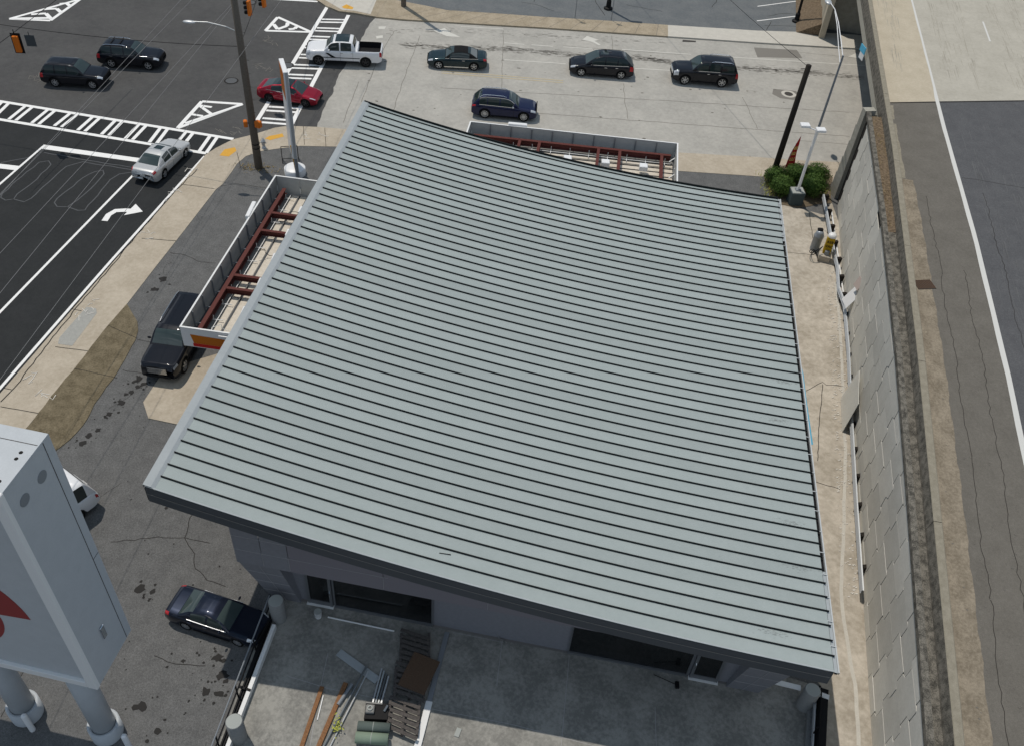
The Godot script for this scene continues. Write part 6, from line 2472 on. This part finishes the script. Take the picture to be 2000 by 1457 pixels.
# outlines on the ground, in metres: [x, z]
func outlines():
	D["SIDEWALK"] = [[-26.29, -28.57], [-25.86, -31.41], [-24.37, -42.32], [-23.28, -49.62], [-22.62, -55.24], [-22.19, -56.21], [-21.37, -57.53], [-20.43, -58.24], [-19.88, -58.7], [-18.9, -59.66], [-18.06, -60.08], [-16.92, -60.21], [-15.93, -60.32], [-13.78, -60.37], [-5.35, -60.74], [10.82, -61.41], [16.79, -61.8], [19.64, -61.88], [23.04, -62.18], [25.33, -62.26], [24.14, -58.5], [23.19, -59.29], [16.78, -59.09], [10.64, -58.81], [-5.09, -58.18], [-13.96, -57.85], [-16.52, -57.5], [-17.88, -56.91], [-19.01, -56.36], [-19.87, -55.52], [-20.21, -54.44], [-20.28, -53.44], [-20.44, -51.81], [-20.69, -51.15], [-21.26, -46.43], [-21.78, -42.36], [-22.18, -39.01], [-22.53, -37.09], [-22.79, -34.95], [-22.98, -33.45], [-23.21, -32.01], [-23.43, -30.27], [-23.6, -29.1], [-24.25, -24.44]]
	D["APRON"] = [[-22.18, -39.01], [-21.66, -38.4], [-21.11, -37.64], [-20.81, -36.88], [-20.65, -36.11], [-20.67, -34.59], [-20.77, -33.05], [-20.96, -31.27], [-20.94, -30.3], [-21.07, -29.28], [-21.22, -28.77], [-21.72, -27.83], [-22.72, -26.75], [-23.91, -23.75], [-24.25, -24.44], [-23.6, -29.1], [-23.43, -30.27], [-23.21, -32.01], [-22.98, -33.45], [-22.79, -34.95], [-22.53, -37.09]]
	D["PATCH"] = [[-24.56, -35.29], [-24.68, -35.77], [-24.26, -38.44], [-23.69, -38.38], [-23.51, -38.01], [-23.76, -35.23]]
	D["CROSS_WEST"] = [[-15.04, -80.04], [-15.38, -77.59], [-15.54, -74.79], [-15.7, -72.89], [-15.96, -69.65], [-15.98, -67.25], [-15.91, -65.55], [-16.1, -63.06], [-15.98, -60.52]]
	D["FAR_KERB"] = [[-22.54, -84.48], [-21.17, -83.02], [-19.77, -81.49], [-18.34, -80.57], [-17.05, -80.52], [-14.91, -80.11], [-12.62, -80.07], [-0.09, -81.06], [11.24, -81.65], [19.41, -82.1], [24.83, -82.49], [29.82, -82.9]]
	D["FAR_BACK"] = [[30.46, -85.87], [25.99, -85.58], [19.74, -84.68], [11.38, -84.1], [6.03, -83.83], [-0.18, -83.37], [-5.33, -83.13], [-8.97, -82.89], [-10.77, -83.41], [-13.84, -84.11], [-16.03, -85.27]]
	D["FAR_SPLIT"] = [[11.24, -81.65], [11.38, -84.1], [-15.37, -81.46], [-15.13, -84.17]]
	D["XW1_UP"] = [[-41.01, -60.23], [-21.42, -57.77]]
	D["XW1_LO"] = [[-39.8, -57.74], [-22.7, -55.57]]
	D["XW1_BAR"] = [[-38.8, -59.87], [-38.87, -57.72], [-36.97, -59.6], [-37.25, -57.62], [-35.2, -59.5], [-35.51, -57.4], [-33.47, -59.29], [-33.84, -57.29], [-31.75, -59.08], [-32.05, -57.01], [-30.02, -58.87], [-30.25, -56.75], [-28.21, -58.62], [-28.46, -56.49], [-26.59, -58.43], [-26.68, -56.28], [-24.68, -58.08], [-24.87, -55.95], [-22.86, -57.87], [-22.98, -55.66]]
	D["XW2_L"] = [[-19.63, -81.47], [-20.07, -69.38], [-20.47, -60.46]]
	D["XW2_R"] = [[-17.44, -80.21], [-17.84, -62.94], [-17.88, -60.4]]
	D["XW2_BAR"] = [[-19.54, -78.54], [-17.56, -78.88], [-19.59, -76.74], [-17.64, -76.99], [-19.7, -75.01], [-17.79, -75.24], [-19.75, -73.38], [-17.87, -73.58], [-19.79, -71.48], [-17.83, -71.68], [-19.91, -69.6], [-17.78, -69.85], [-20.01, -67.85], [-18.0, -68.07], [-20.03, -66.12], [-18.08, -66.29], [-20.09, -64.38], [-17.99, -64.58], [-20.17, -62.5], [-17.96, -62.63], [-20.17, -60.73], [-17.97, -60.79]]
	D["T1"] = [[-44.68, -73.39], [-41.4, -73.78], [-40.74, -78.43]]
	D["T1_IN"] = [[-43.37, -74.57], [-42.31, -75.0], [-42.31, -75.0], [-41.45, -74.05], [-42.82, -75.73], [-41.86, -76.11], [-41.86, -76.11], [-41.19, -75.45], [-41.99, -77.06], [-41.5, -77.33], [-41.5, -77.33], [-41.01, -76.87], [-44.32, -73.5], [-41.64, -74.2]]
	D["T2"] = [[-25.18, -62.67], [-22.16, -62.82], [-25.67, -58.56]]
	D["T2_IN"] = [[-25.18, -62.02], [-24.21, -61.93], [-25.18, -62.02], [-23.9, -60.89], [-25.28, -60.63], [-24.45, -60.52], [-25.38, -59.29], [-22.14, -62.74]]
	D["T3"] = [[-23.34, -78.45], [-23.68, -75.58], [-19.89, -76.11]]
	D["T3_IN"] = [[-23.34, -76.95], [-22.75, -76.04], [-22.75, -76.04], [-22.14, -76.86], [-22.14, -76.86], [-22.23, -77.54], [-21.85, -76.23], [-21.38, -76.42], [-21.38, -76.42], [-21.3, -76.87]]
	D["STOP1"] = [[-33.78, -54.78], [-26.71, -54.18], [-26.71, -53.68], [-33.69, -54.24]]
	D["STOP2"] = [[-36.87, -52.02], [-34.1, -51.91], [-34.2, -51.38], [-36.61, -51.48]]
	D["LANE1"] = [[-33.71, -54.62], [-34.42, -49.73], [-34.75, -47.62]]
	D["LANE2"] = [[-26.52, -52.41], [-28.75, -37.54], [-29.14, -34.83]]
	D["EDGE"] = [[-22.7, -55.22], [-24.58, -42.8], [-26.11, -31.87], [-26.49, -29.41]]
	D["ARROW_SHAFT"] = [[-26.45, -46.73], [-26.45, -47.41], [-26.19, -47.91], [-25.62, -48.06], [-25.22, -48.07]]
	D["ARROW_HEAD"] = [[-25.23, -48.83], [-24.5, -48.07], [-25.51, -47.5]]
	D["ARROW_A"] = [[-9.69, -78.61], [-8.74, -79.35], [-8.1, -78.53], [-7.12, -77.8], [-8.37, -77.74]]
	D["ARROW_B"] = [[3.49, -79.53], [3.94, -80.37], [5.04, -79.75], [4.54, -79.54], [5.17, -78.84], [4.99, -78.7], [4.17, -79.36]]
	D["ARROW_C"] = [[27.48, -81.1], [28.36, -82.01], [29.05, -81.32], [28.77, -80.85]]
	D["STUB_A"] = [[-14.45, -78.43], [-13.84, -78.57], [-13.8, -78.04], [-14.36, -77.92]]
	D["STUB_B"] = [[-14.34, -76.47], [-13.77, -76.79], [-13.68, -76.2], [-14.21, -75.98]]
	D["FLINE1"] = [[-7.35, -79.98], [-3.58, -80.25]]
	D["DASH0"] = [[-3.29, -77.47], [-1.55, -77.53]]
	D["DASH1"] = [[-0.92, -77.56], [0.95, -77.65]]
	D["DASH2"] = [[1.85, -77.73], [4.4, -77.91]]
	D["DASH3"] = [[7.01, -78.3], [13.12, -78.6]]
	D["DASH4"] = [[16.75, -78.79], [28.68, -79.56]]
	D["DASH5"] = [[-3.06, -74.23], [2.14, -74.52]]
	D["DASH6"] = [[8.03, -74.85], [11.18, -75.1]]
	D["YEL1"] = [[-8.04, -71.15], [2.0, -71.41]]
	D["YEL2"] = [[-7.99, -70.79], [2.0, -71.04]]
	D["FARLINE"] = [[-24.81, -82.13], [-20.69, -82.49]]
	D["J0"] = [[0.22, -65.56], [10.14, -65.95], [24.67, -66.44]]
	D["J1"] = [[-7.77, -68.24], [-2.06, -68.66], [10.35, -69.57], [25.48, -70.46]]
	D["J2"] = [[6.99, -71.88], [7.01, -69.45], [7.19, -65.97]]
	D["J3"] = [[-3.55, -79.94], [-3.21, -73.91], [-2.9, -68.93]]
	D["J4"] = [[1.84, -77.94], [12.2, -78.36]]
	D["J5"] = [[16.79, -71.42], [17.08, -69.31], [17.4, -66.32]]
	D["J6"] = [[20.42, -65.05], [24.41, -65.15]]
	D["J7"] = [[6.15, -80.95], [6.2, -78.03]]
	D["J8"] = [[22.08, -81.13], [28.98, -81.0]]
	D["J9"] = [[-12.97, -77.9], [-13.45, -72.77], [-13.49, -64.77]]
	D["J10"] = [[-10.65, -77.36], [-10.84, -69.59], [-10.88, -62.07]]
	D["J11"] = [[-14.29, -68.01], [-14.23, -61.45]]
	D["STREAK"] = [[-12.11, -75.21], [-6.91, -75.7], [-2.55, -76.41], [2.76, -76.41], [8.1, -77.01], [11.63, -76.65], [17.43, -76.84], [22.37, -77.15], [28.16, -77.15]]
	D["STREAK2"] = [[-13.4, -77.81], [-7.26, -79.14], [1.8, -79.8], [10.96, -80.48]]
	D["DARKBLOB"] = [[-9.58, -72.61], [-10.8, -72.17], [-2.31, -72.67], [0.26, -72.44]]
	D["LOOP_A"] = [[-33.71, -48.2], [-33.79, -48.67], [-33.5, -50.68], [-33.15, -52.6], [-32.65, -52.82], [-32.24, -52.49], [-32.45, -50.6], [-32.85, -48.7], [-32.87, -48.1], [-33.34, -47.97], [-33.71, -48.2]]
	D["LOOP_B"] = [[-32.9, -48.16], [-32.11, -47.94], [-31.82, -48.4], [-31.43, -51.41], [-31.23, -52.41], [-30.85, -52.67], [-30.42, -53.14], [-29.98, -53.08]]
	D["LOOP_C"] = [[-30.24, -48.18], [-30.21, -48.66], [-29.64, -51.21], [-29.14, -52.12], [-28.7, -52.32], [-28.45, -51.92], [-28.65, -50.01], [-28.94, -48.63], [-29.29, -47.87], [-29.9, -47.77], [-30.24, -48.18]]
	D["LOOP_D"] = [[-29.29, -47.87], [-28.52, -47.59], [-28.06, -47.67], [-28.01, -48.79], [-27.79, -51.27], [-27.51, -52.08], [-26.62, -52.49]]
	D["LOOP_E"] = [[-33.34, -53.83], [-30.52, -53.39], [-26.79, -52.98]]
	D["LOOP_F"] = [[-30.04, -53.07], [-26.68, -52.67]]
	D["LOOP_G"] = [[-35.53, -52.12], [-34.04, -53.04], [-33.66, -54.18]]
	D["MANHOLES"] = [[-23.98, -66.28], [20.84, -72.73], [-26.45, -80.95], [-20.41, -69.66]]
	D["MAN_PATCH"] = [[19.65, -73.41], [21.55, -73.41], [21.77, -72.37], [21.15, -71.72], [20.03, -71.86], [19.43, -72.46]]
	D["UTIL_PATCH"] = [[19.0, -81.22], [22.93, -81.51], [23.18, -79.91], [19.07, -79.27]]
	D["GRATE"] = [[12.59, -81.46], [13.8, -81.5], [13.73, -81.17], [12.52, -81.02]]
	D["PAD"] = [[-18.34, -34.11], [-18.5, -32.93], [-18.64, -31.64], [-18.01, -30.6], [-16.49, -30.37], [-11.94, -30.21], [-12.26, -35.81], [-15.36, -37.92], [-15.87, -35.73]]
	D["TERRACE"] = [[-9.37, -20.6], [-9.81, -14.35], [-9.68, -12.67], [13.45, -14.74], [13.63, -17.99], [14.11, -19.25], [11.18, -19.99], [-8.09, -22.21]]
	D["CRACK1"] = [[-20.52, -51.61], [-19.62, -52.08], [-18.2, -51.94], [-17.32, -51.84]]
	D["CRACK2"] = [[-21.4, -44.05], [-20.45, -43.93], [-19.35, -43.38], [-18.43, -43.42]]
	D["CRACK3"] = [[-17.11, -23.17], [-16.16, -23.39], [-14.89, -23.69], [-13.98, -23.74], [-12.78, -23.59]]
	D["CRACK4"] = [[-13.98, -23.74], [-13.32, -22.98], [-13.04, -22.21], [-12.32, -21.71], [-11.47, -21.46]]
	D["CRACK5"] = [[-13.98, -23.74], [-14.06, -24.87], [-13.82, -25.64]]
	D["CRACK6"] = [[-20.59, -36.21], [-19.61, -36.05], [-19.11, -36.24]]
	D["CRACK7"] = [[-20.52, -33.82], [-19.85, -33.75], [-19.17, -33.61]]
	D["CRACK8"] = [[-13.38, -18.0], [-12.46, -17.73], [-11.23, -17.76]]
	D["CRACK9"] = [[-18.2, -14.95], [-18.1, -15.58], [-18.17, -16.85]]
	D["SPOTS"] = [[-20.94, -41.5], [-21.14, -40.51], [-19.72, -31.5], [-20.03, -30.67], [-20.09, -30.41], [-19.51, -32.3], [-19.31, -32.71], [-19.07, -32.93], [-20.16, -29.53], [-20.46, -29.15], [-20.55, -28.6], [-14.45, -20.89], [-15.02, -20.96], [-10.65, -18.05], [-10.24, -17.2], [-10.33, -16.65], [-10.91, -16.7], [-10.46, -17.44], [-13.18, -15.85], [-12.2, -14.96], [-19.45, -33.26], [-19.59, -33.05], [-19.7, -32.09], [-15.3, -25.62], [-12.18, -17.89], [-10.83, -18.14]]
	D["DIRT"] = [[9.55, -19.83]]
	D["SWJ"] = [[-23.11, -51.36], [-20.8, -51.19], [-23.51, -45.15], [-21.4, -45.21], [-24.95, -38.16], [-24.39, -38.06], [-25.85, -31.74], [-25.43, -31.69], [-25.43, -30.48], [-23.43, -30.27], [-22.79, -34.95], [-24.59, -35.04], [-20.61, -55.87], [-19.77, -53.86], [-16.92, -60.21], [-16.27, -57.69], [-15.35, -60.27], [-14.74, -57.75], [-22.53, -37.09], [-20.64, -36.28], [-22.97, -33.57], [-20.56, -33.19]]
	D["SWL"] = [[-22.61, -53.37], [-23.34, -49.79], [-24.03, -44.32], [-24.58, -39.77], [-24.75, -38.37], [-24.98, -36.15], [-25.19, -34.07], [-25.31, -31.93], [-25.57, -30.79]]
	D["TACT1"] = [[-21.66, -55.27], [-21.55, -56.12], [-20.93, -56.51], [-20.7, -56.06], [-21.01, -55.25]]
	D["TACT2"] = [[-19.19, -58.03], [-18.99, -58.43], [-18.16, -58.94], [-17.95, -58.54], [-18.78, -57.88]]
	D["TACT3"] = [[-18.29, -81.48], [-18.0, -82.12], [-17.25, -81.6], [-17.26, -81.15], [-18.01, -81.2]]
	D["STRIP"] = [[16.12, -56.63], [17.68, -56.11], [18.69, -55.44], [20.51, -54.79], [21.37, -56.52], [21.42, -53.11], [19.47, -40.07], [18.13, -30.29], [15.61, -16.97], [15.15, -14.14], [12.92, -13.94], [13.4, -17.12], [13.98, -19.35], [10.16, -25.0], [8.83, -43.17]]
	D["BLUE"] = [[16.24, -40.07], [16.37, -39.74], [16.38, -38.38], [16.21, -36.34], [16.0, -33.01], [15.21, -32.91], [15.43, -37.85]]
	D["STRIPE"] = [[19.88, -47.17], [19.44, -43.71], [18.86, -39.99], [18.19, -35.81], [17.5, -32.07], [16.88, -29.18], [16.37, -26.83], [15.74, -24.23], [15.59, -22.64], [15.46, -20.66], [15.39, -19.03], [15.03, -16.92]]
	D["SC1"] = [[16.3, -37.02], [17.38, -37.86], [17.54, -37.63], [17.98, -37.65], [18.5, -37.67]]
	D["SC2"] = [[17.12, -50.0], [17.62, -49.97], [18.96, -49.95]]
	D["SC3"] = [[17.35, -37.69], [17.07, -36.45], [16.55, -34.47], [16.04, -31.89]]
	D["SC4"] = [[19.54, -54.95], [19.33, -53.07], [19.19, -51.29]]
	D["SC5"] = [[15.64, -30.49], [16.86, -30.14]]
	D["BED"] = [[16.89, -59.11], [17.27, -59.66], [19.23, -61.42], [21.3, -61.28], [22.01, -59.98], [21.33, -56.32], [20.37, -56.04], [18.81, -55.27], [17.07, -55.62]]
	D["TJ1"] = [[-6.48, -18.81], [-6.47, -17.57], [-6.36, -14.93]]
	D["TJ2"] = [[-7.89, -17.65], [-6.16, -17.27], [1.26, -16.49], [4.49, -15.94]]
	D["TJ3"] = [[0.64, -20.48], [0.54, -18.03]]
	D["TJ4"] = [[3.46, -19.69], [3.22, -15.82]]
	D["TJ5"] = [[-1.47, -20.26], [0.71, -20.0]]
	D["TJ6"] = [[6.97, -17.78], [6.94, -16.16]]
